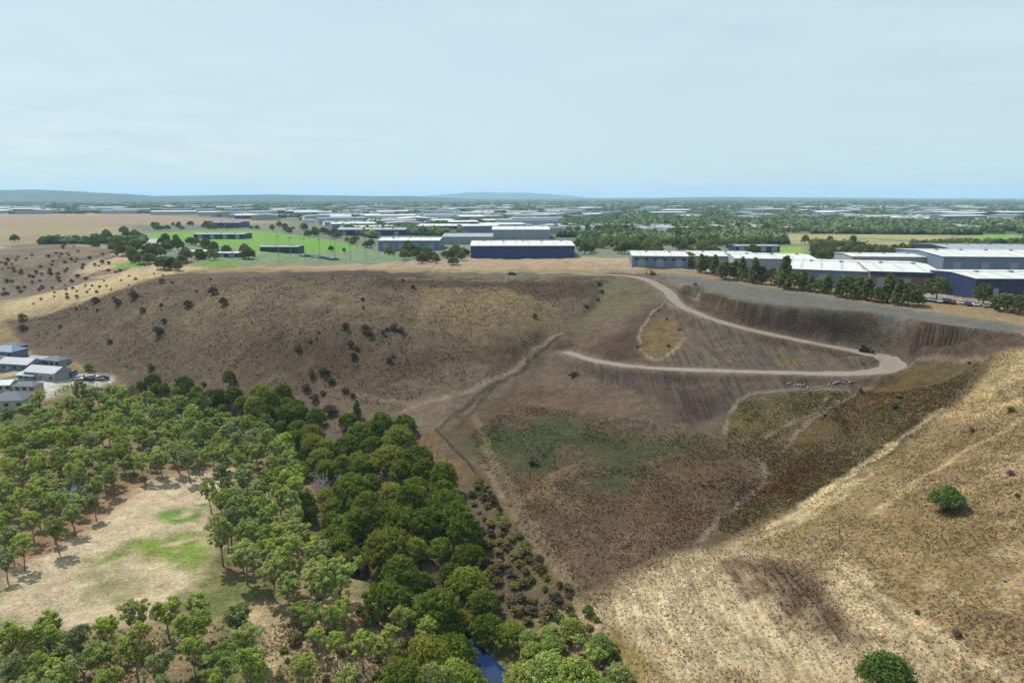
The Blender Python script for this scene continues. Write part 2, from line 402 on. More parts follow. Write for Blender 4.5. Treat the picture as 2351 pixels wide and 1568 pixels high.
# yards of the works and the houses
paint([(1440,600),(1900,606),(2351,640),(2351,700),(2100,680),(1800,640),(1500,616)], (158,152,142), 3, amt=0.7)
paint([(0,880),(60,868),(130,862),(250,858),(245,882),(175,884),(120,915),(60,925),(0,945)], (206,198,188), 1.5, mask=(0,0,0))
paint([(0,800),(90,822),(130,845),(0,870)], (176,160,140), 2)
paint([(130,882),(200,880),(215,892),(140,905)], (128,132,88), 1.5)
# clearing in the woodland
paint([(0,1300),(120,1240),(230,1150),(330,1105),(430,1085),(560,1075),(540,1110),(490,1150),(500,1250),(480,1310),(420,1370),(330,1420),(180,1440),(0,1430)], (198,178,150), 2.5, mask=(0,0.3,0))
paint([(365,1190),(430,1160),(475,1160),(460,1195),(400,1205)], (112,142,64), 1.5, amt=1.0, patch=(4,0.15,0.35,105), mask=(0,0,0))
paint([(200,1280),(330,1235),(480,1225),(490,1280),(440,1320),(400,1300),(300,1260),(230,1300)], (128,144,66), 2.0, amt=1.0, patch=(4,0.2,0.42,107))
paint([(60,1340),(260,1290),(380,1340),(300,1400),(120,1400)], (150,144,104), 3, amt=0.75, patch=(5,0.3,0.55,109))
paint([(230,1130),(330,1090),(320,1120),(160,1240),(60,1290),(0,1320),(0,1290)], (150,112,86), 1.5, amt=0.7)
paint([(540,1380),(640,1390),(680,1480),(640,1568),(560,1568),(620,1460)], (196,174,136), 2, amt=0.9)
paint([(700,1370),(860,1380),(960,1420),(960,1470),(820,1460),(860,1530),(760,1530),(700,1440)], (194,166,130), 2, amt=0.85)
# wheel tracks worn into the soil
for ln, rgb, wd in [
    ([(930,940),(1000,920),(1100,885),(1180,845),(1250,790),(1290,765)], (150,132,112), 1.6),
    ([(1010,985),(1100,905),(1180,862),(1230,815),(1290,770)], (84,72,58), 1.4),
    ([(1050,985),(1120,900),(1200,850)], (84,74,58), 0.9),
    ([(820,905),(880,918),(940,925),(1000,920)], (138,120,98), 1.8),
    ([(1110,1070),(1190,1190),(1250,1280),(1310,1345)], (140,122,98), 1.3),
    ([(1130,1060),(1215,1190),(1280,1280),(1325,1340)], (138,120,96), 0.9),
    ([(1090,950),(1120,1030),(1165,1110),(1200,1150)], (124,110,84), 1.8),
    ([(1680,945),(1668,1000),(1700,1030),(1752,1066),(1750,1110),(1690,1165),(1630,1215),(1600,1245)], (140,124,108), 0.9),
    ([(1748,1003),(1830,965),(1890,930),(1900,905)], (136,126,104), 0.9),
    ([(1800,1030),(1850,975),(1930,925),(2010,880),(2070,848),(2140,822),(2260,818)], (140,122,104), 1.1),
    ([(1680,945),(1720,905),(1800,895),(1880,893),(1960,900)], (136,128,122), 0.9),
    ([(1500,640),(1550,655),(1590,668),(1600,690)], (134,120,108), 2.0),
    ([(1465,790),(1475,750),(1500,715),(1530,690)], (150,138,122), 0.8),
    ([(1470,800),(1500,828),(1545,805),(1570,775)], (150,134,112), 0.8),
    ([(700,634),(1000,641),(1100,645),(1200,640)], (132,118,102), 2.0),
    ([(1440,1100),(1480,1125),(1480,1150),(1450,1170)], (122,92,70), 0.7),
    ([(1330,1060),(1260,1100),(1300,1150)], (128,108,84), 0.8),
]:
    paint_line(ln, rgb, wd, 0.6, 0.9)
paint_line(road_line[10:, :2], (134,120,108), 6.4, 2.2, 0.6, world=True)
# pale firebreak outside the eastern fence line
for q, wd, am in (([(1850,1160),(1960,1080),(2060,1012)], 1.5, 0.75), ([(2040,1022),(2100,985),(2160,940)], 1.0, 0.5), ([(1760,1212),(1850,1165)], 0.9, 0.5), ([(1830,1190),(1960,1102)], 0.8, 0.5), ([(1700,1248),(1850,1190),(2000,1085)], 0.6, 0.35)):
    paint_line(q, (226,204,162), wd, 1.0, am)

for q, rgb, wd in (([(1440,1420),(1560,1480),(1700,1568)], (150,128,98), 0.8), ([(1470,1405),(1600,1470),(1760,1568)], (214,194,160), 0.7), ([(1560,1370),(1690,1450),(1880,1568)], (150,128,98), 0.8), ([(1590,1355),(1740,1440),(1930,1568)], (212,192,156), 0.7),
                   ([(1380,1420),(1450,1490),(1540,1568)], (146,122,94), 0.8), ([(1900,1300),(2010,1370),(2150,1480),(2280,1568)], (150,130,100), 0.8), ([(1930,1300),(2050,1380),(2200,1490),(2330,1568)], (214,194,158), 0.7), ([(2000,1180),(2180,1060),(2351,960)], (196,174,136), 0.8)):
    paint_line(q, rgb, wd, 0.7, 0.65)
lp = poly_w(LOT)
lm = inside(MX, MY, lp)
C[lm] *= 0.86        # graphic overlay's darkening inside the lot outline, put into the ground colour
C *= (0.86 + 0.28 * fbm(MX / 5, MY / 5, 131))[..., None]
FAR = sstep(560, 800, np.hypot(MX, MY))

# ------------------------------------------------------------------ materials
def nt(name):
    m = bpy.data.materials.new(name)
    m.use_nodes = True
    t = m.node_tree
    t.nodes.clear()
    out = t.nodes.new('ShaderNodeOutputMaterial')
    return m, t.nodes, t.links, out
def principled(N, L, out, rough=0.8, spec=0.25, metal=0.0):
    p = N.new('ShaderNodeBsdfPrincipled')
    p.inputs['Roughness'].default_value = rough
    p.inputs['Specular IOR Level'].default_value = spec
    p.inputs['Metallic'].default_value = metal
    L.new(p.outputs[0], out.inputs['Surface'])
    return p
def noise(N, L, vec, scale, detail=3.0, rough=0.55):
    n_ = N.new('ShaderNodeTexNoise')
    n_.inputs['Scale'].default_value = scale
    n_.inputs['Detail'].default_value = detail
    n_.inputs['Roughness'].default_value = rough
    if vec is not None: L.new(vec, n_.inputs['Vector'])
    return n_.outputs['Fac']
def mrange(N, L, val, a, b, c, d):
    m = N.new('ShaderNodeMapRange')
    for k, x in zip(('From Min', 'From Max', 'To Min', 'To Max'), (a, b, c, d)): m.inputs[k].default_value = x
    L.new(val, m.inputs['Value'])
    return m.outputs['Result']
def math_(N, L, op, a, b):
    m = N.new('ShaderNodeMath'); m.operation = op
    for k, q in enumerate((a, b)):
        if isinstance(q, (int, float)): m.inputs[k].default_value = q
        else: L.new(q, m.inputs[k])
    return m.outputs[0]
def mixc(N, L, f, a, b, blend='MIX'):
    m = N.new('ShaderNodeMix'); m.data_type = 'RGBA'; m.blend_type = blend
    for key, q in (('Factor', f), ('A', a), ('B', b)):
        s = [i for i in m.inputs if i.name == key and (i.type == ('VALUE' if key == 'Factor' else 'RGBA'))][0]
        if isinstance(q, (int, float)): s.default_value = q
        elif isinstance(q, (tuple, list, np.ndarray)): s.default_value = (*map(float, q[:3]), 1)
        else: L.new(q, s)
    return [o for o in m.outputs if o.type == 'RGBA'][0]
def mapping(N, L, vec, rotz=0, scale=(1, 1, 1)):
    m = N.new('ShaderNodeMapping')
    m.inputs['Rotation'].default_value = (0, 0, rotz)
    m.inputs['Scale'].default_value = scale
    L.new(vec, m.inputs['Vector'])
    return m.outputs[0]
def ground_material():
    m, N, L, out = nt('land_surface')
    p = principled(N, L, out, 0.95, 0.1)
    a = N.new('ShaderNodeAttribute'); a.attribute_name = 'cover'
    k = N.new('ShaderNodeAttribute'); k.attribute_name = 'relief'
    fa = N.new('ShaderNodeAttribute'); fa.attribute_name = 'plain'
    g = N.new('ShaderNodeNewGeometry').outputs['Position']
    sep = N.new('ShaderNodeSeparateColor'); L.new(k.outputs['Color'], sep.inputs[0])
    fine = mrange(N, L, noise(N, L, g, 1.9, 4, 0.7), 0.30, 0.70, 0.62, 1.38)
    mid = mrange(N, L, noise(N, L, g, 0.35, 4, 0.6), 0.3, 0.7, 0.70, 1.27)
    # clumpy tussock speckle
    tus = mrange(N, L, noise(N, L, g, 1.25, 2, 0.5), 0.46, 0.60, 1.12, 0.66)
    tus = math_(N, L, 'ADD', math_(N, L, 'MULTIPLY', math_(N, L, 'SUBTRACT', tus, 1.0), sep.outputs['Green']), 1.0)
    strk = mrange(N, L, noise(N, L, mapping(N, L, g, R(-38), (0.9, 0.05, 0.05)), 1.0, 3, 0.6), 0.33, 0.66, 0.62, 1.36)
    strk = math_(N, L, 'ADD', math_(N, L, 'MULTIPLY', math_(N, L, 'SUBTRACT', strk, 1.0), sep.outputs['Red']), 1.0)
    fur = mrange(N, L, noise(N, L, mapping(N, L, g, R(62), (0.95, 0.07, 0.2)), 1.0, 3, 0.6), 0.33, 0.66, 0.42, 1.5)
    fur = math_(N, L, 'ADD', math_(N, L, 'MULTIPLY', math_(N, L, 'SUBTRACT', fur, 1.0), sep.outputs['Blue']), 1.0)
    f = math_(N, L, 'MULTIPLY', math_(N, L, 'MULTIPLY', fine, mid), math_(N, L, 'MULTIPLY', tus, math_(N, L, 'MULTIPLY', strk, fur)))
    # hue drift between straw and reddish soil
    hue = mixc(N, L, mrange(N, L, noise(N, L, g, 0.8, 3), 0.35, 0.65, 0, 1), (1.06, 0.98, 0.90), (0.96, 1.02, 1.04))
    c = mixc(N, L, 1.0, a.outputs['Color'], hue, 'MULTIPLY')
    # the plain far off: a patchwork of paddocks, sealed yards and streets
    v = N.new('ShaderNodeTexVoronoi'); v.inputs['Scale'].default_value = 0.006
    L.new(mapping(N, L, g, R(20), (1, 0.8, 0.01)), v.inputs['Vector'])
    vs_ = N.new('ShaderNodeSeparateColor'); L.new(v.outputs['Color'], vs_.inputs[0])
    cr = N.new('ShaderNodeValToRGB')
    for e, (pos, rgb) in zip([cr.color_ramp.elements[0], cr.color_ramp.elements[1]] + [cr.color_ramp.elements.new(x) for x in (0.3, 0.55, 0.75)],
                             [(0.0, (78, 92, 66)), (1.0, (160, 158, 148)), (0.3, (92, 102, 76)), (0.55, (126, 124, 98)), (0.75, (104, 110, 100))]):
        e.position = pos; e.color = (*lin(*rgb, ALB), 1)
    L.new(vs_.outputs['Red'], cr.inputs[0])
    far_amt = math_(N, L, 'MULTIPLY', fa.outputs['Fac'], 0.9)
    c = mixc(N, L, far_amt, c, cr.outputs['Color'])
    x = N.new('ShaderNodeVectorMath'); x.operation = 'SCALE'
    L.new(c, x.inputs[0]); L.new(f, x.inputs['Scale'])
    L.new(x.outputs[0], p.inputs['Base Color'])
    b = N.new('ShaderNodeBump'); b.inputs['Strength'].default_value = 0.7; b.inputs['Distance'].default_value = 0.5
    L.new(f, b.inputs['Height'])
    L.new(b.outputs[0], p.inputs['Normal'])
    return m
def surface(name, rgb, rough=0.8, spec=0.25, var=0.25, scale=2.0, island=0.0, stretch=None, metal=0.0, k=ALB):
    m, N, L, out = nt(name)
    p = principled(N, L, out, rough, spec, metal)
    g = N.new('ShaderNodeTexCoord').outputs['Object']
    if stretch: g = mapping(N, L, g, 0, stretch)
    f = mrange(N, L, noise(N, L, g, scale, 4), 0.28, 0.72, 1 - var, 1 + var)
    if island:
        oi = N.new('ShaderNodeNewGeometry')
        f = math_(N, L, 'MULTIPLY', f, mrange(N, L, oi.outputs['Random Per Island'], 0, 1, 1 - island, 1 + island))
    x = N.new('ShaderNodeVectorMath'); x.operation = 'SCALE'
    x.inputs[0].default_value = tuple(map(float, lin(*rgb, k)))
    L.new(f, x.inputs['Scale'])
    L.new(x.outputs[0], p.inputs['Base Color'])
    return m
def foliage(name, dark, light, third=None, trans=0.4, var_obj=0.5, nscale=0.6):
    m, N, L, out = nt(name)
    g = N.new('ShaderNodeNewGeometry')
    oi = N.new('ShaderNodeObjectInfo')
    nz = mrange(N, L, noise(N, L, g.outputs['Position'], nscale, 3), 0.3, 0.7, 0, 1)
    c = mixc(N, L, nz, lin(*dark, 1), lin(*light, 1))
    if third: c = mixc(N, L, mrange(N, L, oi.outputs['Random'], 0.45, 1.0, 0, var_obj), c, lin(*third, 1))
    s = math_(N, L, 'MULTIPLY', mrange(N, L, g.outputs['Random Per Island'], 0, 1, 0.7, 1.32),
              mrange(N, L, math_(N, L, 'FRACT', math_(N, L, 'MULTIPLY', oi.outputs['Random'], 7.31), 0), 0, 1, 0.78, 1.22))
    x = N.new('ShaderNodeVectorMath'); x.operation = 'SCALE'
    L.new(c, x.inputs[0]); L.new(s, x.inputs['Scale'])
    df = N.new('ShaderNodeBsdfDiffuse'); tr = N.new('ShaderNodeBsdfTranslucent')
    L.new(x.outputs[0], df.inputs['Color']); L.new(x.outputs[0], tr.inputs['Color'])
    mx = N.new('ShaderNodeMixShader'); mx.inputs[0].default_value = trans
    L.new(df.outputs[0], mx.inputs[1]); L.new(tr.outputs[0], mx.inputs[2])
    L.new(mx.outputs[0], out.inputs['Surface'])
    return m
MAT = {}
MAT['land'] = ground_material()
MAT['gum'] = foliage('gum_foliage', (110, 130, 68), (170, 180, 100), (162, 156, 106))
MAT['gum_bright'] = foliage('bright_foliage', (120, 140, 66), (180, 190, 94), (172, 168, 92))
MAT['gum_grey'] = foliage('grey_green_foliage', (112, 124, 80), (156, 164, 108), (140, 150, 112))
MAT['river_leaf'] = foliage('riverbank_foliage', (68, 90, 38), (130, 142, 58), (150, 148, 66), var_obj=0.75)
MAT['bush_leaf'] = foliage('bush_foliage', (82, 104, 52), (120, 138, 72))
MAT['dry_leaf'] = foliage('dry_scrub_foliage', (84, 70, 62), (112, 96, 80), (92, 88, 62), trans=0.15)
MAT['olive_leaf'] = foliage('olive_scrub_foliage', (96, 92, 52), (128, 120, 62), (104, 92, 86), trans=0.15)
MAT['park_leaf'] = foliage('park_tree_foliage', (72, 90, 56), (132, 138, 80), (128, 122, 80), nscale=0.12)
MAT['far_leaf'] = foliage('distant_foliage', (58, 76, 54), (96, 106, 70), nscale=0.03, trans=0.1)
MAT['straw'] = foliage('straw_tuft', (150, 120, 74), (206, 178, 122), nscale=0.2, trans=0.2)
MAT['straw_dark'] = foliage('brown_tuft', (92, 72, 52), (126, 106, 70), nscale=0.15, trans=0.15)
MAT['bark'] = surface('pale_bark', (150, 136, 120), 0.9, 0.1, 0.35, 3.0, stretch=(1, 1, 0.3))
MAT['bark_dark'] = surface('dark_bark', (96, 78, 66), 0.9, 0.1, 0.3, 3.0, stretch=(1, 1, 0.3))
MAT['deadwood'] = surface('grey_deadwood', (176, 174, 172), 0.9, 0.1, 0.25, 2.0)
MAT['dirt_road'] = surface('graded_dirt', (140, 130, 119), 0.95, 0.1, 0.22, 0.9)
MAT['blue_clad'] = surface('blue_cladding', (42, 66, 122), 0.5, 0.4, 0.12, 0.4, stretch=(3, 3, 0.2))
MAT['navy_clad'] = surface('navy_cladding', (42, 54, 92), 0.5, 0.4, 0.15, 0.4, stretch=(3, 3, 0.2))
MAT['steel_blue'] = surface('steel_blue_cladding', (112, 130, 152), 0.55, 0.35, 0.12, 0.3, stretch=(3, 3, 0.2))
MAT['grey_clad'] = surface('grey_cladding', (160, 166, 172), 0.6, 0.3, 0.12, 0.3, stretch=(3, 3, 0.2))
MAT['brick_clad'] = surface('brown_brick_wall', (136, 112, 100), 0.85, 0.2, 0.15, 1.0)
MAT['white_roof'] = surface('white_metal_roof', (214, 212, 206), 0.55, 0.3, 0.07, 0.15, stretch=(4, 0.3, 1))
MAT['skylight'] = surface('skylight_sheet', (176, 190, 196), 0.35, 0.4, 0.06, 0.5)
MAT['grey_roof'] = surface('grey_metal_roof', (150, 156, 164), 0.5, 0.35, 0.1, 0.15, stretch=(4, 0.3, 1))
MAT['dark_roof'] = surface('dark_tiled_roof', (86, 92, 104), 0.7, 0.3, 0.15, 1.2)
MAT['blue_roof'] = surface('blue_metal_roof', (88, 108, 142), 0.5, 0.35, 0.1, 0.4)
MAT['door'] = surface('roller_door', (150, 160, 172), 0.6, 0.3, 0.08, 0.5, stretch=(0.2, 0.2, 6))
MAT['glass'] = surface('dark_window_glass', (46, 58, 72), 0.12, 0.6, 0.1, 1.0)
MAT['render_wall'] = surface('rendered_wall', (190, 182, 170), 0.85, 0.2, 0.1, 1.0)
MAT['tyre'] = surface('black_rubber', (34, 34, 36), 0.85, 0.2, 0.1, 3.0)
MAT['machine_dark'] = surface('dark_machine_paint', (62, 56, 52), 0.6, 0.3, 0.25, 2.0)
MAT['machine_orange'] = surface('orange_machine_paint', (176, 104, 60), 0.5, 0.4, 0.2, 2.0)
for nm, rgb in (('white', (226, 228, 230)), ('silver', (168, 174, 180)), ('black', (40, 42, 48)), ('blue', (56, 78, 128)), ('red', (150, 48, 44))):
    MAT['car_' + nm] = surface('car_paint_' + nm, rgb, 0.3, 0.5, 0.05, 2.0)
MAT['post'] = surface('weathered_timber', (112, 104, 96), 0.9, 0.1, 0.25, 3.0)
MAT['steel_post'] = surface('galvanised_steel', (150, 158, 164), 0.5, 0.4, 0.1, 3.0)
MAT['rock'] = surface('pale_rock', (158, 152, 144), 0.9, 0.2, 0.25, 3.0)
MAT['far_roof'] = surface('distant_roofs', (206, 208, 210), 0.6, 0.3, 0.1, 0.02, island=0.35)
MAT['hill'] = surface('wooded_hill', (66, 84, 74), 0.95, 0.1, 0.3, 0.004)
def water_material():
    m, N, L, out = nt('river_water')
    p = principled(N, L, out, 0.08, 0.5)
    p.inputs['Base Color'].default_value = (*map(float, lin(24, 42, 74)), 1)
    b = N.new('ShaderNodeBump'); b.inputs['Strength'].default_value = 0.15; b.inputs['Distance'].default_value = 0.05
    L.new(noise(N, L, N.new('ShaderNodeTexCoord').outputs['Object'], 1.2, 3), b.inputs['Height'])
    L.new(b.outputs[0], p.inputs['Normal'])
    return m
MAT['water'] = water_material()

# ------------------------------------------------------------------ mesh helpers
def mesh_np(name, verts, faces, mats, mat_idx=None, smooth=False):
    """verts (n,3); faces (m,k) of one size"""
    me = bpy.data.meshes.new(name)
    verts = np.asarray(verts, np.float32); faces = np.asarray(faces, np.int32)
    k = faces.shape[1]
    me.vertices.add(len(verts)); me.vertices.foreach_set('co', verts.ravel())
    me.loops.add(faces.size); me.loops.foreach_set('vertex_index', faces.ravel())
    me.polygons.add(len(faces)); me.polygons.foreach_set('loop_start', np.arange(0, faces.size, k, dtype=np.int32))
    me.polygons.foreach_set('loop_total', np.full(len(faces), k, np.int32))
    for m in mats: me.materials.append(m)
    if mat_idx is not None: me.polygons.foreach_set('material_index', np.asarray(mat_idx, np.int32))
    me.polygons.foreach_set('use_smooth', np.full(len(faces), smooth))
    me.update(calc_edges=True)
    return me
class MB:
    """collects quads and triangles into ONE mesh"""
    def __init__(s): s.v, s.f, s.m = [], [], []
    def add(s, vs_, fs, mi=0):
        o = len(s.v)
        s.v += [tuple(map(float, q)) for q in vs_]
        s.f += [tuple(o + i for i in f) for f in fs]
        s.m += [mi] * len(fs)
        return s
    def box(s, c, d, mi=0, rz=0.0, taper=1.0):
        cx, cy, cz = c; dx, dy, dz = (q / 2 for q in d)
        vs_ = []
        for k, (a, b, e) in enumerate([(-1,-1,-1),(1,-1,-1),(1,1,-1),(-1,1,-1),(-1,-1,1),(1,-1,1),(1,1,1),(-1,1,1)]):
            t = taper if e > 0 else 1.0
            x, y = a * dx * t, b * dy * t
            vs_.append((cx + x * math.cos(rz) - y * math.sin(rz), cy + x * math.sin(rz) + y * math.cos(rz), cz + e * dz))
        return s.add(vs_, [(0,3,2,1),(4,5,6,7),(0,1,5,4),(1,2,6,5),(2,3,7,6),(3,0,4,7)], mi)
    def tube(s, pts, rad, n_=6, mi=0):
        pts = [Vector(p) for p in pts]; rings = []
        for k, p in enumerate(pts):
            t = (pts[min(k + 1, len(pts) - 1)] - pts[max(k - 1, 0)]).normalized()
            a = t.cross(Vector((0.31, 0.95, 0.1))).normalized(); b = t.cross(a)
            rings.append([p + (a * math.cos(2 * math.pi * i / n_) + b * math.sin(2 * math.pi * i / n_)) * rad[k] for i in range(n_)])
        vs_ = [q for r_ in rings for q in r_]
        fs = [(k * n_ + i, k * n_ + (i + 1) % n_, (k + 1) * n_ + (i + 1) % n_, (k + 1) * n_ + i) for k in range(len(pts) - 1) for i in range(n_)]
        fs += [tuple(range(n_))[::-1], tuple((len(pts) - 1) * n_ + i for i in range(n_))]
        return s.add(vs_, fs, mi)
    def mesh(s, name, mats, smooth=False):
        me = bpy.data.meshes.new(name)
        me.from_pydata(s.v, [], s.f)
        for m in (mats if isinstance(mats, (list, tuple)) else [mats]): me.materials.append(m)
        me.polygons.foreach_set('material_index', s.m)
        me.polygons.foreach_set('use_smooth', [smooth] * len(s.f))
        me.update()
        return me
def obj(name, me, parent=None, loc=None, rz=None):
    o = bpy.data.objects.new(name, me); col.objects.link(o)
    if parent is not None: o.parent = parent
    if loc is not None: o.location = tuple(map(float, loc))
    if rz is not None: o.rotation_euler = (0, 0, rz)
    return o
def tag(o, label=None, cat=None, group=None, kind=None):
    if label: o['label'] = label
    if cat: o['category'] = cat
    if group: o['group'] = group
    if kind: o['kind'] = kind
    return o
def thing(name, label, cat, loc, rz=0.0, group=None, scale=None):
    o = obj(name, None, None, loc, rz)
    o.empty_display_size = 0.5
    if scale is not None: o.scale = scale if isinstance(scale, tuple) else (scale,) * 3
    return tag(o, label, cat, group)

# ------------------------------------------------------------------ ground sheet
ny, nx = MX.shape
ii = np.arange(ny * nx).reshape(ny, nx)
faces = np.stack([ii[:-1, :-1], ii[:-1, 1:], ii[1:, 1:], ii[1:, :-1]], -1).reshape(-1, 4)
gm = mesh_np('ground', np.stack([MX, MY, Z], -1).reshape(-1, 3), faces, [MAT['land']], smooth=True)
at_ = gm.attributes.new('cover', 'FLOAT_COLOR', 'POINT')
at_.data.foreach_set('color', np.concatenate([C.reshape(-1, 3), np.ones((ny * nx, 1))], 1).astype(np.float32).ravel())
at_ = gm.attributes.new('relief', 'FLOAT_COLOR', 'POINT')
at_.data.foreach_set('color', np.concatenate([M.reshape(-1, 3), np.ones((ny * nx, 1))], 1).astype(np.float32).ravel())
at_ = gm.attributes.new('plain', 'FLOAT', 'POINT')
cfar = FAR * sstep(0.0, 0.12, 1.0 - np.clip(np.abs(C / (0.86 + 0.28 * fbm(MX / 5, MY / 5, 131))[..., None] - lin(122, 128, 112, ALB)).sum(-1) * 14, 0, 1))
at_.data.foreach_set('value', cfar.astype(np.float32).ravel())
tag(obj('ground', gm), kind='structure')

# distant hills
def hill(name, cx, cy, lx, ly, h, seed):
    xs = np.linspace(-1, 1, 90); ys = np.linspace(-1, 1, 16)
    X, Y = np.meshgrid(xs, ys)
    e = np.clip(1 - X ** 2, 0, 1) ** 1.2 * np.clip(1 - Y ** 2, 0, 1)
    zz = h * e * (0.62 + 0.62 * fbm(X * 3.2 + 5, Y * 1.4 + 5, seed)) + h * 0.03 * (fbm(X * 40, Y * 9, seed + 3) - 0.5) * (e > 0.02)
    V = np.stack([cx + X * lx, cy + Y * ly, 38 + zz], -1).reshape(-1, 3)
    i2 = np.arange(V.shape[0]).reshape(X.shape)
    F = np.stack([i2[:-1, :-1], i2[:-1, 1:], i2[1:, 1:], i2[1:, :-1]], -1).reshape(-1, 4)
    tag(obj(name, mesh_np(name, V, F, [MAT['hill']], smooth=True)), kind='structure')
hill('hill', -5000, 6200, 2500, 700, 118, 201)
hill('hill', -2500, 7100, 2700, 750, 82, 211)
hill('hill', -250, 14200, 2100, 1000, 165, 221)
hill('hill', 3000, 10000, 4500, 900, 50, 231)

# haul road, draped on its bench
def strip(name, line, width, lift, mat, jitter=1.3):
    t = np.gradient(line[:, :2], axis=0); t /= np.linalg.norm(t, axis=1)[:, None] + 1e-9
    nrm = np.stack([-t[:, 1], t[:, 0]], 1)
    V = []
    hp = np.array(at_z(2040, 838, 25.4))
    width = width * (0.86 + 0.3 * vnoise(np.arange(len(line)) / 11.0, np.zeros(len(line)), 9)) + 3.4 * np.exp(-(np.hypot(line[:, 0] - hp[0], line[:, 1] - hp[1]) / 13) ** 2)
    for k, f in enumerate((-0.5, -0.25, 0, 0.25, 0.5)):
        off = f * width + (jitter * (fbm(np.arange(len(line)) / 3.5, np.full(len(line), k * 3.3), 5, 3) - 0.5) if abs(f) == 0.5 else 0)
        p = line[:, :2] + nrm * np.asarray(off).reshape(-1, 1)
        V.append(np.column_stack([p, hgt(p[:, 0], p[:, 1]) + lift * (0.3 if abs(f) == 0.5 else 1)]))
    V = np.stack(V, 1).reshape(-1, 3)
    i2 = np.arange(len(V)).reshape(len(line), 5)
    F = np.stack([i2[:-1, 1:], i2[:-1, :-1], i2[1:, :-1], i2[1:, 1:]], -1).reshape(-1, 4)
    return tag(obj(name, mesh_np(name, V, F, [mat], smooth=True)), kind='structure')
strip('haul_road', road_line[10:], 4.7, 0.10, MAT['dirt_road'])
# river
rl = river_pts[river_pts[:, 1] < 124]
V = []
t = np.gradient(rl, axis=0); t /= np.linalg.norm(t, axis=1)[:, None]
for f in (-1, 1):
    V.append(np.column_stack([rl + np.stack([-t[:, 1], t[:, 0]], 1) * f * np.interp(rl[:, 1], [95, 107, 116, 128], [2.6, 2.3, 1.1, 0.4])[:, None], np.full(len(rl), -0.25)]))
V = np.stack(V, 1).reshape(-1, 3); i2 = np.arange(len(V)).reshape(-1, 2)
tag(obj('river', mesh_np('river', V, np.stack([i2[:-1, 1], i2[:-1, 0], i2[1:, 0], i2[1:, 1]], -1), [MAT['water']])), kind='structure')

# ------------------------------------------------------------------ plants
def leaf_quads(clumps, per, size, g, droop=0.0, flat=0.35):
    V = []
    for (cx, cy, cz, rx, rz_) in clumps:
        m = per
        dr = g.normal(size=(m, 3)); dr /= np.linalg.norm(dr, axis=1)[:, None]
        r_ = g.uniform(0.25, 1.0, m) ** 0.45
        lump = 0.8 + 0.4 * np.sin(dr[:, 0] * 5 + cx * 3) * np.sin(dr[:, 2] * 4 + cy * 2)
        p = dr * (r_ * lump)[:, None] * np.array([rx, rx, rz_]) + np.array([cx, cy, cz])
        nrm = dr * 0.75 + g.normal(size=(m, 3)) * 0.6; nrm[:, 2] += flat
        nrm /= np.linalg.norm(nrm, axis=1)[:, None]
        a = np.cross(nrm, g.normal(size=(m, 3))); a /= np.linalg.norm(a, axis=1)[:, None] + 1e-9
        b = np.cross(nrm, a)
        s = (size * g.uniform(0.55, 1.35, m))[:, None]
        V.append(np.stack([p - a * s * 0.62, p + b * s * 0.36 - a * s * 0.05, p + a * s * 0.62, p - b * s * 0.36 + a * s * 0.08], 1))
    V = np.concatenate(V).reshape(-1, 3)
    return V, np.arange(len(V)).reshape(-1, 4)
def branches(mb, base, clumps, r0, fork, g, lean=(0, 0)):
    bx, by, bz = base
    f = np.array([lean[0], lean[1], fork])
    mb.tube([(0, 0, -0.5), (lean[0] * 0.3, lean[1] * 0.3, fork * 0.45), tuple(f)], [r0, r0 * 0.8, r0 * 0.65], 7)
    for c in clumps:
        e = np.array(c[:3]); m = f + (e - f) * 0.5 + np.array([0, 0, -0.12 * np.linalg.norm(e - f)]) + g.normal(size=3) * 0.15
        mb.tube([tuple(f - np.array([0, 0, 0.2])), tuple(m), tuple(e)], [r0 * 0.45, r0 * 0.28, r0 * 0.08], 5)
def make_gum(seed, leaf_key, H=11.0, spread=3.6, nc=17, per=300, size=0.33, fork=4.3):
    g = np.random.default_rng(seed); limbs = 6 + seed % 3; tilt = g.uniform(-0.25, 0.25, (limbs, 2)); reach = g.uniform(0.6, 1.12, limbs); lift = g.uniform(-0.9, 0.9, limbs)
    cl = []
    for k in range(nc):
        q = k % limbs
        a = q * 6.2832 / limbs + tilt[q, 0] + g.normal() * 0.34
        f = g.uniform(0, 1)
        zz = fork + 0.6 + (H - fork - 1.2) * (0.12 + 0.88 * f ** 0.75) + lift[q]
        rr = spread * reach[q] * math.sqrt(max(0.04, 1 - (abs(f - 0.42) * 1.55) ** 2)) * g.uniform(0.35, 1.0)
        s = g.uniform(0.42, 1.0)
        cl.append((rr * math.cos(a), rr * math.sin(a), min(zz, H - 0.4), s, s * g.uniform(0.6, 0.9)))
    cl.append((0.1, 0, H - 1.0, 1.0, 0.8))
    V, F = leaf_quads(cl, per, size, g, flat=0.6)
    mb = MB(); branches(mb, (0, 0, 0), cl[::4], 0.26, fork, g, (g.uniform(-0.5, 0.5), g.uniform(-0.5, 0.5)))
    return mesh_np('gum_crown', V, F, [MAT[leaf_key]]), mb.mesh('gum_trunk', MAT['bark'], True)
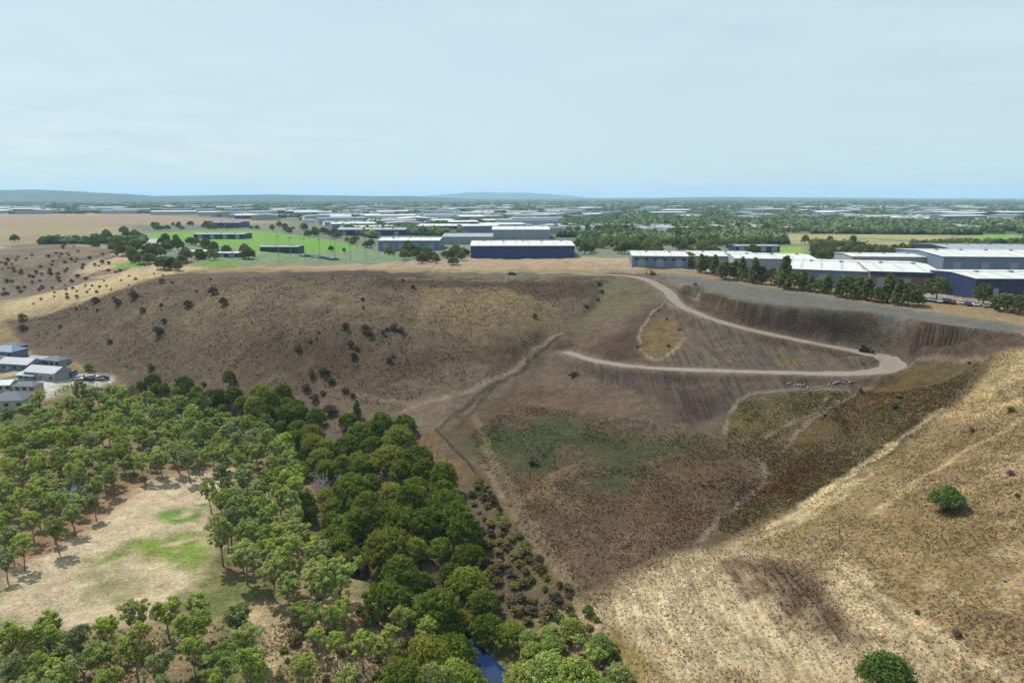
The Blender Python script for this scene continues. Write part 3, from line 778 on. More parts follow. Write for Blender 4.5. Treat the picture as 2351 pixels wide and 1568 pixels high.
def make_broad(seed, leaf_key, H=9.5, rad=5.2, nc=100, per=125, size=0.38):
    g = np.random.default_rng(seed)
    cl = []
    for k in range(nc):
        f = (k + 0.5) / nc
        ph = math.acos(1 - 1.25 * f)
        a = k * 2.39996
        s = g.uniform(0.65, 1.35)
        rr = rad * (0.66 + 0.42 * g.random())
        cl.append((rr * math.sin(ph) * math.cos(a), rr * math.sin(ph) * math.sin(a), H * 0.38 + (H * 0.55) * math.cos(ph) * g.uniform(0.88, 1.04), s, s * 0.8))
    cl += [(g.uniform(-2, 2), g.uniform(-2, 2), H * 0.55, 2.2, 1.8) for _ in range(4)]
    V, F = leaf_quads(cl, per, size, g)
    mb = MB(); branches(mb, (0, 0, 0), cl[::max(4, nc // 9)], 0.3, 2.0, g)
    return mesh_np('broad_crown', V, F, [MAT[leaf_key]]), mb.mesh('broad_trunk', MAT['bark_dark'], True)
def make_column(seed, leaf_key, H=9.0, rad=1.9, nc=14, per=150, size=0.6):
    g = np.random.default_rng(seed)
    cl = []
    for k in range(nc):
        f = (k + 0.5) / nc; a = k * 2.39996
        rr = rad * (1 - f) ** 0.6 * 0.75
        s = 0.6 + 1.0 * (1 - f) ** 0.7
        cl.append((rr * math.cos(a), rr * math.sin(a), 1.4 + (H - 1.8) * f, s, s * 1.1))
    V, F = leaf_quads(cl, per, size, g)
    mb = MB(); mb.tube([(0, 0, -0.4), (0, 0, H * 0.5), (0, 0, H * 0.9)], [0.2, 0.14, 0.04], 6)
    return mesh_np('column_crown', V, F, [MAT[leaf_key]]), mb.mesh('column_trunk', MAT['bark_dark'], True)
def make_shrub(seed, leaf_key, bark='bark_dark', n_=9, per=150, size=0.16):
    """unit shrub about 2 m wide and 1.5 m tall"""
    g = np.random.default_rng(seed)
    cl = []
    for k in range(n_):
        a = k * 2.39996; rr = 0.62 * math.sqrt((k + 0.3) / n_)
        s = g.uniform(0.26, 0.46)
        cl.append((rr * math.cos(a), rr * math.sin(a), 0.35 + 0.75 * (1 - (rr / 0.72) ** 2) * g.uniform(0.7, 1.1), s, s * 0.85))
    V, F = leaf_quads(cl, per, size, g)
    mb = MB()
    for c in cl[::2]: mb.tube([(0, 0, -0.25), (c[0] * 0.4, c[1] * 0.4, c[2] * 0.5), c[:3]], [0.06, 0.045, 0.02], 4)
    return mesh_np('shrub_crown', V, F, [MAT[leaf_key]]), mb.mesh('shrub_stems', MAT[bark], True)
def make_dead(seed, H=8.0):
    g = np.random.default_rng(seed); mb = MB()
    mb.tube([(0, 0, -0.4), (0.2, 0.1, H * 0.4), (0.1, 0.3, H * 0.72)], [0.24, 0.18, 0.09], 6)
    tw = MB()
    for k in range(26):
        a = k * 2.4; z0 = H * g.uniform(0.25, 0.7); L_ = g.uniform(1.2, 3.0)
        e = Vector((math.cos(a) * L_, math.sin(a) * L_, z0 + g.uniform(0.8, 2.6)))
        m = Vector((math.cos(a) * L_ * 0.5, math.sin(a) * L_ * 0.5, z0 + 0.5))
        tw.tube([(0.15, 0.1, z0), m, e], [0.09, 0.06, 0.025], 4)
        for q in range(5):
            d = Vector(g.normal(size=3)); d.z = abs(d.z)
            tw.tube([m.lerp(e, 0.2 * q + 0.1), m.lerp(e, 0.2 * q + 0.1) + d * 0.75], [0.045, 0.02], 3)
    return tw.mesh('dead_branches', MAT['deadwood']), mb.mesh('dead_trunk', MAT['deadwood'], True)
GUM = [make_gum(300 + k, key, H, sp, nc, per) for k, (key, H, sp, nc, per) in enumerate([
    ('gum', 11, 3.5, 54, 115), ('gum', 12.5, 3.9, 62, 115), ('gum_bright', 10, 3.8, 54, 115), ('gum_bright', 11.5, 3.3, 46, 115), ('gum_grey', 10.5, 3.2, 46, 105), ('gum', 9, 3.9, 54, 115)])]
BROAD = [make_broad(330 + k, key, H, r_) for k, (key, H, r_) in enumerate([('river_leaf', 9.5, 5.2), ('river_leaf', 12, 4.6), ('river_leaf', 8.5, 5.6), ('river_leaf', 10.5, 4.2)])]
BRIGHT = [make_broad(340, 'gum_bright', 8.5, 4.8), make_broad(341, 'gum', 7.5, 4.4)]
COLUMN = [make_column(350, 'park_leaf'), make_column(351, 'park_leaf', 8.0, 2.3)]
PARK = [make_broad(360 + k, 'park_leaf', H, r_, 40, 60, 0.75) for k, (H, r_) in enumerate([(9, 4.4), (10.5, 4.0), (7.5, 4.8)])]
SHRUB_DRY = [make_shrub(370 + k, 'dry_leaf') for k in range(3)]
SHRUB_GREEN = [make_shrub(380 + k, 'bush_leaf') for k in range(2)]
BIG_BUSH = [make_shrub(384 + k, 'bush_leaf', n_=30, per=330, size=0.07) for k in range(2)]
SHRUB_OLIVE = [make_shrub(390 + k, 'olive_leaf') for k in range(3)]
DEAD = [make_dead(400), make_dead(401, 7.0)]
def plant(name, proto, x, y, label, cat, group=None, s=1.0, sz=None, parts=('crown', 'trunk'), z=None):
    z = float(hgt(x, y)) if z is None else z
    t = thing(name, label, cat, (float(x), float(y), z), rnd.uniform(0, 6.283), group, (s, s, (sz or s)))
    obj(parts[0], proto[0], t); obj(parts[1], proto[1], t)
    return t
taken = []
def free(x, y, d):
    for a, b, e in taken:
        if (a - x) ** 2 + (b - y) ** 2 < ((d + e) / 2) ** 2: return False
    taken.append((x, y, d))
    return True
def in_px(u, v, poly):
    return bool(inside(np.array([float(u)]), np.array([float(v)]), poly)[0])
TONE = {'gum_foliage': 'green gum', 'bright_foliage': 'yellow green', 'grey_green_foliage': 'grey green gum', 'riverbank_foliage': 'dark green', 'bush_foliage': 'bright green', 'park_tree_foliage': 'dull green'}
def stand(px, n_, protos, name, label, cat, group, gap, up=6.5, s=(0.8, 1.15), avoid=(), tries=12):
    us = [p[0] for p in px]; vs_ = [p[1] for p in px]; got = 0; chosen = []
    cu, cv = [], []
    while len(cu) < n_ * tries:
        u, v = rnd.uniform(min(us), max(us)), rnd.uniform(min(vs_), max(vs_))
        if in_px(u, v, px) and not any(in_px(u, v, a) for a in avoid): cu.append(u); cv.append(v)
    P_ = hit(np.array(cu), np.array(cv), up)
    for x, y, z in P_:
        if got >= n_: break
        if z < -0.6 or not free(x, y, gap): continue
        k = rnd.uniform(*s)
        chosen.append((x, y, k)); got += 1
    if not chosen: return 0
    xs_ = np.array([c[0] / c[1] for c in chosen]); ys_ = np.array([c[1] for c in chosen])
    qx = np.quantile(xs_, (0.2, 0.4, 0.6, 0.8)); qy = np.quantile(ys_, (0.34, 0.67))
    for (x, y, k), a, b in zip(chosen, xs_, ys_):
        pr = rnd.choice(protos); f = (k - s[0]) / (s[1] - s[0])
        size = 'small' if f < 0.3 else ('tall' if f > 0.7 else 'mid-sized')
        place = ('far left', 'left', 'middle', 'right', 'far right')[int((a > qx).sum())] + ' ' + ('front', 'centre', 'back')[int((b > qy).sum())]
        tone = TONE.get(pr[0].materials[0].name, 'green')
        plant(name, pr, x, y, f'{size} {tone} tree, {place} of {label}', cat, group, k, k * rnd.uniform(0.9, 1.12))
    return got
G = GUM
counts = {}
CLEAR = [(0,1330),(120,1270),(240,1170),(330,1120),(430,1100),(520,1110),(490,1160),(505,1250),(480,1310),(420,1370),(330,1405),(180,1425),(0,1410)]
# single trees first, so the stands keep off them
def single(u, v, proto, name, label, s, cat='tree', parts=('crown', 'trunk'), gap=4.0):
    x, y, z = hit(u, v)
    free(x, y, gap)
    return plant(name, proto, x, y, label, cat, None, s, parts=parts)
single(2172, 1172, BIG_BUSH[0], 'green_bush', 'rounded bright green bush alone on the dry straw slope', 4.1, 'bush', ('crown', 'stem'))
single(2030, 1590, BIG_BUSH[1], 'green_bush', 'dense green bush cut by the bottom edge on the straw slope', 4.7, 'bush', ('crown', 'stem'))
single(528, 884, BROAD[1], 'lone_tree', 'lone dark green tree at the foot of the brown hill', 0.52)
single(345, 848, SHRUB_GREEN[1], 'young_tree', 'small green tree on the hill foot above the wood', 2.0, 'tree')
single(820, 960, COLUMN[0], 'conical_tree', 'slim dark green conical tree behind the riverbank trees', 0.75)
single(2338 if False else 437, 1108, GUM[4], 'gum_tree', 'brownish gum tree standing at the head of the clearing', 0.95)
single(742, 1150, DEAD[0], 'dead_tree', 'bare whitish dead tree between green and dark river trees', 1.0, 'tree', ('branches', 'trunk'))
single(170, 1180, DEAD[1], 'dead_tree', 'bare grey dead tree at the left edge of the clearing', 1.15, 'tree', ('branches', 'trunk'))
single(790, 1135, DEAD[1], 'dead_tree', 'small bare grey tree under the dark river trees', 0.7, 'tree', ('branches', 'trunk'))
single(512, 1300, GUM[1], 'gum_tree', 'tall gum tree at the right edge of the grassy clearing', 0.95)
single(735, 1420, GUM[0], 'gum_tree', 'slender gum tree with bare trunk on the tan bank', 0.95)
single(885, 1410, BROAD[2], 'river_tree', 'round dark tree with bare trunk above the tan riverbank', 0.80, gap=7)
single(1000, 1445, BROAD[0], 'river_tree', 'wide olive domed tree nearest the river bend', 0.86, gap=7)
single(800, 985, BROAD[0], 'river_tree', 'dark round tree at the top right of the river wood', 0.62, gap=5)
for u_, v_, s_, lab in ((1172,1478,0.5,'dark tree on the right bank where the creek water shows'),(1200,1590,0.62,'yellow green dome at the bottom edge right of the creek'),(1062,1452,0.5,'olive tree overhanging the creek on its left bank'),(1040,1575,0.6,'yellow green dome at the bottom edge left of the creek')):
    single(u_, v_, BRIGHT[0] if 'yellow' in lab else BROAD[2], 'river_tree', lab, s_)
# stands
stand([(930,1480),(1060,1480),(1130,1500),(1300,1500),(1430,1560),(1380,1568),(900,1568)], 14, BRIGHT + [BROAD[2]], 'bright_tree', 'the riverside trees at the bottom edge', 'tree', 'domed trees along the river at the bottom edge', 4.0, 5.0, (0.6, 0.85), avoid=[[(1080,1470),(1135,1470),(1150,1550),(1095,1550)]])
stand([(1190,1440),(1300,1420),(1390,1470),(1440,1560),(1300,1568),(1200,1500)], 10, BRIGHT + [GUM[5]], 'bright_tree', 'the leafy clump by the straw slope', 'tree', 'leafy clump beside the straw slope', 3.6, 3.0, (0.36, 0.6))
stand([(735,1010),(930,950),(935,1030),(1060,1110),(1085,1250),(1060,1300),(960,1260),(780,1250),(745,1180),(735,1100)], 46, BROAD, 'river_tree', 'the thick river belt inside the bend', 'tree', 'dark riverbank trees inside the bend', 5.2, 5.5, (0.52, 0.98))
stand([(880,1300),(960,1270),(1080,1290),(1130,1380),(1110,1440),(1040,1400),(960,1340)], 12, BROAD, 'river_tree', 'the river trees nearest the water', 'tree', 'dark river trees near the water', 5.8, 5.0, (0.6, 0.85))
stand([(450,905),(560,880),(640,880),(720,930),(740,1000),(700,1020),(600,960),(480,915)], 26, BROAD, 'river_tree', 'the narrow belt below the brown hill', 'tree', 'dark trees below the brown hill', 5.0, 5.0, (0.5, 0.72))
stand([(300,865),(440,860),(470,890),(430,905),(330,885)], 9, BROAD, 'river_tree', 'the small clump left of the hill foot', 'tree', 'olive trees above the river line', 4.6, 4.0, (0.42, 0.6))
stand([(735,1010),(640,960),(520,930),(430,930),(240,880),(90,915),(0,950),(0,1120),(130,1130),(250,1060),(420,1040),(560,1040),(690,1060)], 165, G, 'gum_tree', 'the wood between houses and clearing', 'tree', 'gum trees between the houses and the clearing', 4.2, 7.0, (0.6, 0.92))
stand([(0,1120),(140,1120),(260,1080),(250,1120),(160,1200),(60,1260),(0,1290)], 26, [G[4], G[0], G[3], G[4]], 'gum_tree', 'the trees along the left clearing edge', 'tree', 'gum trees along the left edge of the clearing', 4.4, 5.0, (0.55, 0.85))
stand([(560,1060),(690,1060),(730,1180),(745,1260),(800,1320),(760,1370),(690,1350),(600,1290),(530,1270),(510,1180),(470,1130),(500,1090)], 52, G, 'gum_tree', 'the trees between clearing and river belt', 'tree', 'gum trees between the clearing and the river belt', 4.2, 6.5, (0.66, 0.92))
stand([(0,1440),(120,1400),(250,1430),(330,1380),(420,1380),(560,1400),(620,1450),(560,1568),(0,1568)], 34, G, 'gum_tree', 'the foreground wood below the clearing', 'tree', 'gum trees in the foreground below the clearing', 4.4, 6.5, (0.62, 0.86), avoid=[[(560,1370),(650,1390),(690,1480),(650,1568),(590,1568),(620,1470)], [(250,1420),(390,1420),(395,1480),(270,1480)], [(400,1500),(470,1490),(480,1568),(390,1568)]])
stand([(640,1340),(720,1330),(830,1400),(960,1400),(1040,1460),(960,1500),(860,1480),(800,1568),(680,1568),(640,1480)], 20, [G[2], G[3], G[5]], 'gum_tree', 'the scattered trees on the tan bank', 'tree', 'gum trees scattered on the tan bank', 4.0, 5.5, (0.5, 0.75), avoid=[[(600,1370),(650,1390),(690,1480),(650,1568),(600,1568)], [(760,1385),(870,1390),(960,1425),(930,1470),(850,1470)], [(780,1480),(860,1490),(860,1540),(780,1530)]])

# trees leaning over the water's edge
kk = 0
for q in range(6, len(river_pts) - 4, 2):
    x0, y0 = river_pts[q]
    if y0 < 113: continue
    for sg in (-1, 1):
        x, y = x0 + sg * rnd.uniform(2.2, 4.2), y0 + rnd.uniform(-1.5, 1.5)
        if not free(x, y, 3.4): continue
        k = rnd.uniform(0.4, 0.62); kk += 1
        plant('river_tree', rnd.choice(BROAD if sg > 0 else BROAD + [GUM[5], GUM[0]]), x, y, f'{"small" if k < 0.5 else "mid-sized"} tree leaning over the creek, {"far" if y0 > 190 else ("middle" if y0 > 140 else "near")} {"right" if sg > 0 else "left"} bank', 'tree', 'trees leaning over the creek', k)
# shrubs that stand apart on the brown hillside: (column, row, width in picture units, kind)
SHR = [(219,696,22,'d'),(262,688,12,'d'),(270,699,20,'d'),(306,684,24,'d'),(304,668,8,'d'),(372,650,18,'d'),(396,651,9,'d'),(484,643,8,'d'),(175,711,9,'d'),(199,711,8,'d'),(224,714,9,'d'),(328,714,15,'d'),(370,702,11,'d'),
 (432,704,24,'d'),(490,676,28,'d'),(450,671,11,'d'),(514,700,26,'d'),(138,752,10,'d'),(377,741,18,'d'),(364,767,28,'d'),(252,787,15,'d'),(52,735,20,'g'),(54,757,20,'d'),(468,886,15,'d'),(204,850,24,'g'),
 (925,646,9,'d'),(948,662,15,'d'),(908,666,8,'d'),(833,690,12,'d'),(834,707,10,'d'),(793,754,22,'d'),(838,760,26,'d'),(848,770,26,'d'),(880,768,16,'d'),(905,757,26,'d'),(920,763,24,'d'),(888,758,14,'d'),(805,795,24,'d'),(818,803,20,'d'),(812,822,24,'d'),(893,830,20,'d'),(903,820,14,'d'),
 (731,765,8,'d'),(689,766,7,'d'),(727,778,8,'d'),(684,806,22,'d'),(713,787,11,'d'),(940,776,7,'d'),(1022,800,6,'d'),(745,858,30,'d'),(716,866,22,'o'),(703,896,26,'d'),(760,880,24,'d'),(793,900,24,'d'),(809,912,18,'d'),(721,920,28,'d'),(757,952,46,'d'),(740,905,18,'o'),
 (1975,900,15,'d'),(2052,936,20,'d'),(1894,954,10,'d'),(2225,835,9,'d'),(2062,912,16,'o'),(1228,730,17,'d'),(1376,655,16,'d'),(1382,672,14,'d'),(1372,690,12,'d'),(1345,706,16,'d'),(1463,800,11,'d'),(1535,796,12,'d'),(1560,758,9,'d'),(1530,734,8,'d'),(1513,713,7,'d'),(1596,656,13,'g'),
 (2230,1010 - 20,14,'d'),(2320,945,18,'o'),(2105,1408,14,'d'),(2195,1460,22,'d'),(2320,1090,18,'d'),(2335,1140,12,'d'),(1222,1066,34,'d')]
ORD = {'d': ('dark dry', SHRUB_DRY), 'g': ('small green', SHRUB_GREEN), 'o': ('olive', SHRUB_OLIVE)}
for (u, v, w, k) in SHR:
    x, y, z = hit(u, v)
    dist = math.sqrt(x * x + y * y + (CAM_Z - z) ** 2)
    s = w / FPX * dist / 2.0
    word, pr = ORD[k]
    size = 'large' if w >= 24 else ('medium' if w >= 14 else 'small')
    if u > 2080 and v > 940: where, grp = 'on the straw slope right of the lot', 'shrubs on the straw slope'
    elif u > 1800: where, grp = 'on the olive grass below the hairpin', 'shrubs below the hairpin'
    elif u > 1300: where, grp = 'along the gully and fill beside the haul road', 'shrubs beside the haul road'
    elif v > 1000: where, grp = 'alone on the green patch of the lower flat', None
    elif v > 845: where, grp = 'at the foot of the brown hill above the river trees', 'shrubs at the hill foot'
    elif u > 650: where, grp = 'on the middle of the brown hillside', 'shrubs on the middle hillside'
    else: where, grp = 'on the left end of the brown hillside', 'shrubs on the left hillside'
    plant('shrub', rnd.choice(pr), x, y, f'{size} {word} shrub {where}', 'shrub', grp, s, s * rnd.uniform(0.75, 1.0), ('crown', 'stem'), z - 0.05)
# olive and grey scrub on the bank between the river belt and the lower flat
def scrub(px, n_, pr, label, group, s, gap):
    us = [p[0] for p in px]; vs_ = [p[1] for p in px]; c = []
    while len(c) < n_ * 5:
        u, v = rnd.uniform(min(us), max(us)), rnd.uniform(min(vs_), max(vs_))
        if in_px(u, v, px): c.append((u, v))
    P_ = hit(np.array([a for a, b in c]), np.array([b for a, b in c]), 0.5); got = 0; chosen = []
    for x, y, z in P_:
        if got >= n_: break
        if z < -0.4 or not free(x, y, gap): continue
        k = rnd.uniform(*s)
        chosen.append((x, y, z, k)); got += 1
    xs_ = np.array([c[0] / c[1] for c in chosen]); ys_ = np.array([c[1] for c in chosen])
    qx = np.quantile(xs_, (0.2, 0.4, 0.6, 0.8)); qy = np.quantile(ys_, (0.25, 0.5, 0.75))
    for (x, y, z, k), a, b in zip(chosen, xs_, ys_):
        p_ = rnd.choice(pr); f = (k - s[0]) / (s[1] - s[0])
        tone = {'bush_foliage': 'green', 'dry_scrub_foliage': 'grey brown', 'olive_scrub_foliage': 'olive'}[p_[0].materials[0].name]
        place = ('far left', 'left', 'middle', 'right', 'far right')[int((a > qx).sum())] + ' ' + ('front', 'lower part', 'upper part', 'back')[int((b > qy).sum())]
        plant('shrub', p_, x, y, f'{"small" if f < 0.33 else ("large" if f > 0.67 else "mid-sized")} {tone} bush, {place} of {label}', 'shrub', group, k, k * rnd.uniform(0.7, 1.0), ('crown', 'stem'), z - 0.05)
scrub([(1075,1090),(1120,1110),(1250,1290),(1330,1380),(1260,1420),(1150,1400),(1100,1290),(1090,1200)], 74, SHRUB_OLIVE + SHRUB_DRY[:1], 'the scrub above the river', 'scrub on the riverbank', (0.8, 1.9), 1.7)
scrub([(1200,1420),(1330,1390),(1400,1440),(1440,1568),(1380,1568),(1280,1470)], 22, SHRUB_OLIVE + SHRUB_GREEN, 'the scrub beside the straw slope', 'scrub beside the straw slope', (0.7, 1.6), 1.8)
scrub([(640,1380),(850,1390),(960,1440),(880,1568),(640,1568)], 24, SHRUB_OLIVE + SHRUB_GREEN[:1], 'the scrub on the tan bank', 'scrub on the tan bank', (0.6, 1.5), 1.8)
scrub([(0,690),(0,600),(140,560),(270,580),(300,620),(160,655)], 80, SHRUB_DRY + SHRUB_OLIVE, 'the scrub beyond the left gully', 'scrub beyond the left gully', (0.8, 2.0), 2.4)
scrub([(60,700),(160,655),(330,628),(430,614),(300,655),(120,695)], 26, SHRUB_DRY, 'the bushes on the straw spur', 'bushes on the straw spur', (0.7, 1.4), 3.0)

# grass tufts: nobody could count them
def cover_at(x, y):
    i = np.clip(np.searchsorted(GX, x), 0, len(GX) - 1); j = np.clip(np.searchsorted(GY, y), 0, len(GY) - 1)
    return C[j, i]
def tuft_material():
    m, N, L, out = nt('grass_tuft')
    a = N.new('ShaderNodeAttribute'); a.attribute_name = 'tone'
    df = N.new('ShaderNodeBsdfDiffuse'); tr = N.new('ShaderNodeBsdfTranslucent')
    L.new(a.outputs['Color'], df.inputs['Color']); L.new(a.outputs['Color'], tr.inputs['Color'])
    mx = N.new('ShaderNodeMixShader'); mx.inputs[0].default_value = 0.45
    L.new(df.outputs[0], mx.inputs[1]); L.new(tr.outputs[0], mx.inputs[2]); L.new(mx.outputs[0], out.inputs['Surface'])
    return m
MAT['tuft'] = tuft_material()
def tufts(name, px, n_, h, w, label, dark=0.65, light=1.35, thin=9.0):
    poly = poly_w(px)
    lo, hi = poly.min(0), poly.max(0)
    p = rng.uniform(lo, hi, (n_ * 5, 2))
    p = p[inside(p[:, 0] + (fbm(p[:, 0] / 5, p[:, 1] / 5, 78) - 0.5) * 8, p[:, 1], poly)]
    p = p[fbm(p[:, 0] / thin, p[:, 1] / thin, 77) + rng.uniform(-0.28, 0.28, len(p)) > 0.48]
    p = p[:n_]; m = len(p); z = hgt(p[:, 0], p[:, 1])
    B = 5; V = np.empty((m, B, 4, 3))
    big = rng.uniform(0.5, 1.25, m) ** 1.5
    for b in range(B):
        a = rng.uniform(0, 6.283, m); sc = rng.uniform(0.5, 1.2, m) * big; ln = rng.uniform(0.2, 0.8, m) * h * big
        ox, oy = np.cos(a), np.sin(a)
        base = np.stack([p[:, 0] + ox * w * 0.12, p[:, 1] + oy * w * 0.12, z - 0.03], 1)
        side = np.stack([-oy, ox, np.zeros(m)], 1) * (w * 0.26 * sc)[:, None]
        top = base + np.stack([ox * ln, oy * ln, h * sc], 1)
        V[:, b, 0] = base - side; V[:, b, 1] = base + side; V[:, b, 2] = top + side * 0.5; V[:, b, 3] = top - side * 0.5
    V = V.reshape(-1, 3)
    me = mesh_np(name, V, np.arange(len(V)).reshape(-1, 4), [MAT['tuft']])
    tone = cover_at(p[:, 0], p[:, 1]) * rng.uniform(dark, light, (m, 1)) * (1 + rng.uniform(-0.06, 0.06, (m, 3)))
    ca = me.attributes.new('tone', 'FLOAT_COLOR', 'POINT')
    ca.data.foreach_set('color', np.repeat(np.concatenate([tone, np.ones((m, 1))], 1), B * 4, 0).astype(np.float32).ravel())
    tag(obj(name, me), label, 'grass', kind='stuff')
tufts('dry_grass', [(1325,1375),(1665,1248),(2090,965),(2320,800),(2420,800),(2420,1600),(1480,1600)], 24000, 0.2, 0.4, 'dry straw coloured grass tufts covering the slope at the right', 0.95, 1.65)
tufts('hillside_grass', [(60,730),(455,640),(1370,645),(1280,770),(1100,880),(900,930),(560,870),(250,830),(90,800)], 15000, 0.34, 0.5, 'dead weed tufts scattered over the brown hillside', 0.75, 1.35)
tufts('flat_grass', [(1080,1000),(1200,930),(1640,1000),(1760,1080),(1600,1250),(1320,1360),(1180,1200)], 12000, 0.24, 0.4, 'rank weed tufts on the lower flat', 0.9, 1.6)
tufts('olive_grass', [(1680,930),(1900,900),(2250,830),(1680,1235),(1640,1200),(1750,1080),(1660,1010)], 15000, 0.26, 0.4, 'olive grass tufts between the fill and the eastern fence line', 0.85, 1.6)
tufts('woodland_grass', [(0,1470),(300,1440),(600,1440),(880,1420),(1000,1480),(900,1600),(0,1600)], 9000, 0.25, 0.4, 'dry grass tufts under the foreground gum trees', 0.75, 1.3)

# ------------------------------------------------------------------ buildings
def warehouse(name, label, u0, u1, vb, wall_h, depth, wall, roof, turn=0.0, doors=4, windows=0, z=40.0, pitch=0.05, group=None, fascia=None):
    """front wall foot runs between two picture columns on row vb"""
    xa, ya = map(float, at_z(u0, vb, z)); xb, yb = map(float, at_z(u1, vb, z))
    W_ = math.hypot(xb - xa, yb - ya)
    z0 = float(min(hgt(xa, ya), hgt(xb, yb), z))
    t = thing(name, label, 'warehouse', ((xa + xb) / 2, (ya + yb) / 2, z0), turn, group)
    H = wall_h + z - z0; D = depth
    mb = MB()
    rise = W_ * 0.5 * 0 + D * 0.5 * pitch
    mb.add([(-W_/2,0,-1),(W_/2,0,-1),(W_/2,D,-1),(-W_/2,D,-1),(-W_/2,0,H),(W_/2,0,H),(W_/2,D,H),(-W_/2,D,H),(-W_/2,D/2,H+rise),(W_/2,D/2,H+rise)],
           [(0,1,5,4),(1,2,6,9,5),(2,3,7,6),(3,0,4,8,7)])
    obj('wall', mb.mesh('wall', MAT[wall]), t)
    o = 0.5; r_ = MB()
    for y0, y1, za, zb in ((-o, D / 2, H + 0.02, H + rise + 0.08), (D / 2, D + o, H + rise + 0.08, H + 0.02)):
        r_.add([(-W_/2-o,y0,za),(W_/2+o,y0,za),(W_/2+o,y1,zb),(-W_/2-o,y1,zb),(-W_/2-o,y0,za+.25),(W_/2+o,y0,za+.25),(W_/2+o,y1,zb+.25),(-W_/2-o,y1,zb+.25)],
               [(0,3,2,1),(4,5,6,7),(0,1,5,4),(1,2,6,5),(2,3,7,6),(3,0,4,7)])
    ro = obj('roof', r_.mesh('roof', MAT[roof]), t)
    vent = MB().box((0, 0, 0), (1.6, 1.6, 0.9)).mesh('roof_vent', MAT['grey_roof'])
    for k in range(int(W_ // 14)):
        obj('roof_vent', vent, ro, (-W_ / 2 + 9 + 14 * k, D * 0.47, H + rise + 0.5))
    sk = MB().box((0, 0, 0), (1.1, D * 0.36, 0.10)).mesh('skylight', MAT['skylight'])
    for k in range(int(W_ // 9)):
        for q, sg in ((0.25, 1), (0.75, -1)):
            o_ = obj('skylight', sk, ro, (-W_ / 2 + 5 + 9 * k, D * q, H + rise * 0.5 + 0.33)); o_.rotation_euler = (sg * math.atan2(rise, D / 2), 0, 0)
    obj('ridge_cap', MB().box((0, D / 2, H + rise + 0.36), (W_ + 1.0, 0.7, 0.12)).mesh('ridge_cap', MAT['grey_roof']), ro)
    obj('gutter', MB().box((0, -0.58, H + 0.1), (W_ + 1.0, 0.16, 0.2)).mesh('gutter', MAT['grey_clad']), ro)
    if fascia:
        obj('fascia', MB().box((0, -0.76, H - 0.45), (W_ + 1.0, 0.14, 1.7)).mesh('fascia', MAT[fascia]), t)
    dm = MB().box((0, 0, 0), (4.2, 0.16, 4.4)).mesh('roller_door', MAT['door'])
    for k in range(doors):
        obj('roller_door', dm, t, (-W_ / 2 + W_ * (k + 0.5) / doors, -0.09, max(2.3, z - z0 + 2.3)))
    wm = MB().box((0, 0, 0), (2.6, 0.14, 1.2)).mesh('window', MAT['glass'])
    for k in range(windows):
        obj('window', wm, t, (-W_ / 2 + W_ * (k + 0.5) / windows, -0.08, H - 1.7))
    cx, cy = (xa + xb) / 2, (ya + yb) / 2
    for q in np.arange(-W_ / 2, W_ / 2, 6):
        for e in np.arange(-3, D + 3, 6):
            taken.append((cx + q * math.cos(turn) - e * math.sin(turn), cy + q * math.sin(turn) + e * math.cos(turn), 9.0))
    return t
warehouse('warehouse', 'long blue clad warehouse with white roof behind the bare pad', 1081, 1319, 589, 7.2, 58, 'blue_clad', 'white_roof', 0.02, 0, 22)
warehouse('warehouse', 'pale blue warehouse with white roof left of the blue one', 868, 1008, 572, 6.5, 45, 'steel_blue', 'white_roof', 0.0, 4, 0)
warehouse('warehouse', 'grey walled warehouse with broad white roof behind the blue one', 1130, 1262, 549, 9, 70, 'grey_clad', 'white_roof', 0.0, 4, 0)
warehouse('warehouse', 'steel blue warehouse at the corner of the lot line', 1452, 1578, 614, 6.4, 40, 'steel_blue', 'white_roof', -0.12, 3, 6)
warehouse('warehouse', 'low white roofed shed behind the pencil trees', 1588, 1735, 610, 5.4, 42, 'grey_clad', 'white_roof', -0.14, 3, 0)
warehouse('warehouse', 'white roofed grey shed left of the large white roof', 1690, 1868, 622, 6.5, 40, 'grey_clad', 'white_roof', -0.16, 4, 0)
warehouse('warehouse', 'largest white roof on a steel blue shed in the row', 1818, 2010, 652, 6.2, 62, 'steel_blue', 'white_roof', -0.42, 4, 0)
warehouse('warehouse', 'navy fronted warehouse with white roof and brown base', 2004, 2150, 662, 7.0, 60, 'brick_clad', 'white_roof', -0.30, 3, 0, fascia='navy_clad')
warehouse('warehouse', 'dark navy warehouse cut by the right edge', 2240, 2480, 688, 8.2, 34, 'navy_clad', 'white_roof', -0.05, 3, 6)
warehouse('warehouse', 'wide white roof on blue walls at the right edge', 2172, 2480, 622, 7.5, 60, 'steel_blue', 'white_roof', -0.1, 5, 0)
warehouse('warehouse', 'purple grey roofed shed furthest back at the right edge', 2190, 2440, 596, 6.5, 55, 'navy_clad', 'grey_roof', -0.1, 4, 0)
warehouse('warehouse', 'thin white roofed shed behind the large white roof', 1960, 2180, 612, 5.5, 30, 'grey_clad', 'white_roof', -0.1, 4, 0)
warehouse('warehouse', 'dark clubhouse with pale roof on the sports lawn', 596, 684, 580, 4.0, 14, 'navy_clad', 'grey_roof', -0.05, 0, 8)
warehouse('warehouse', 'blue shed behind the sports lawn', 484, 548, 524, 7.0, 40, 'blue_clad', 'blue_roof', 0.0, 3, 0)
warehouse('warehouse', 'long navy shed right of the sports lawn', 770, 930, 541, 6.0, 50, 'navy_clad', 'grey_roof', 0.0, 4, 0)
warehouse('warehouse', 'low grey shed behind the green lawn', 445, 560, 549, 4.5, 22, 'navy_clad', 'grey_roof', 0.0, 4, 0)
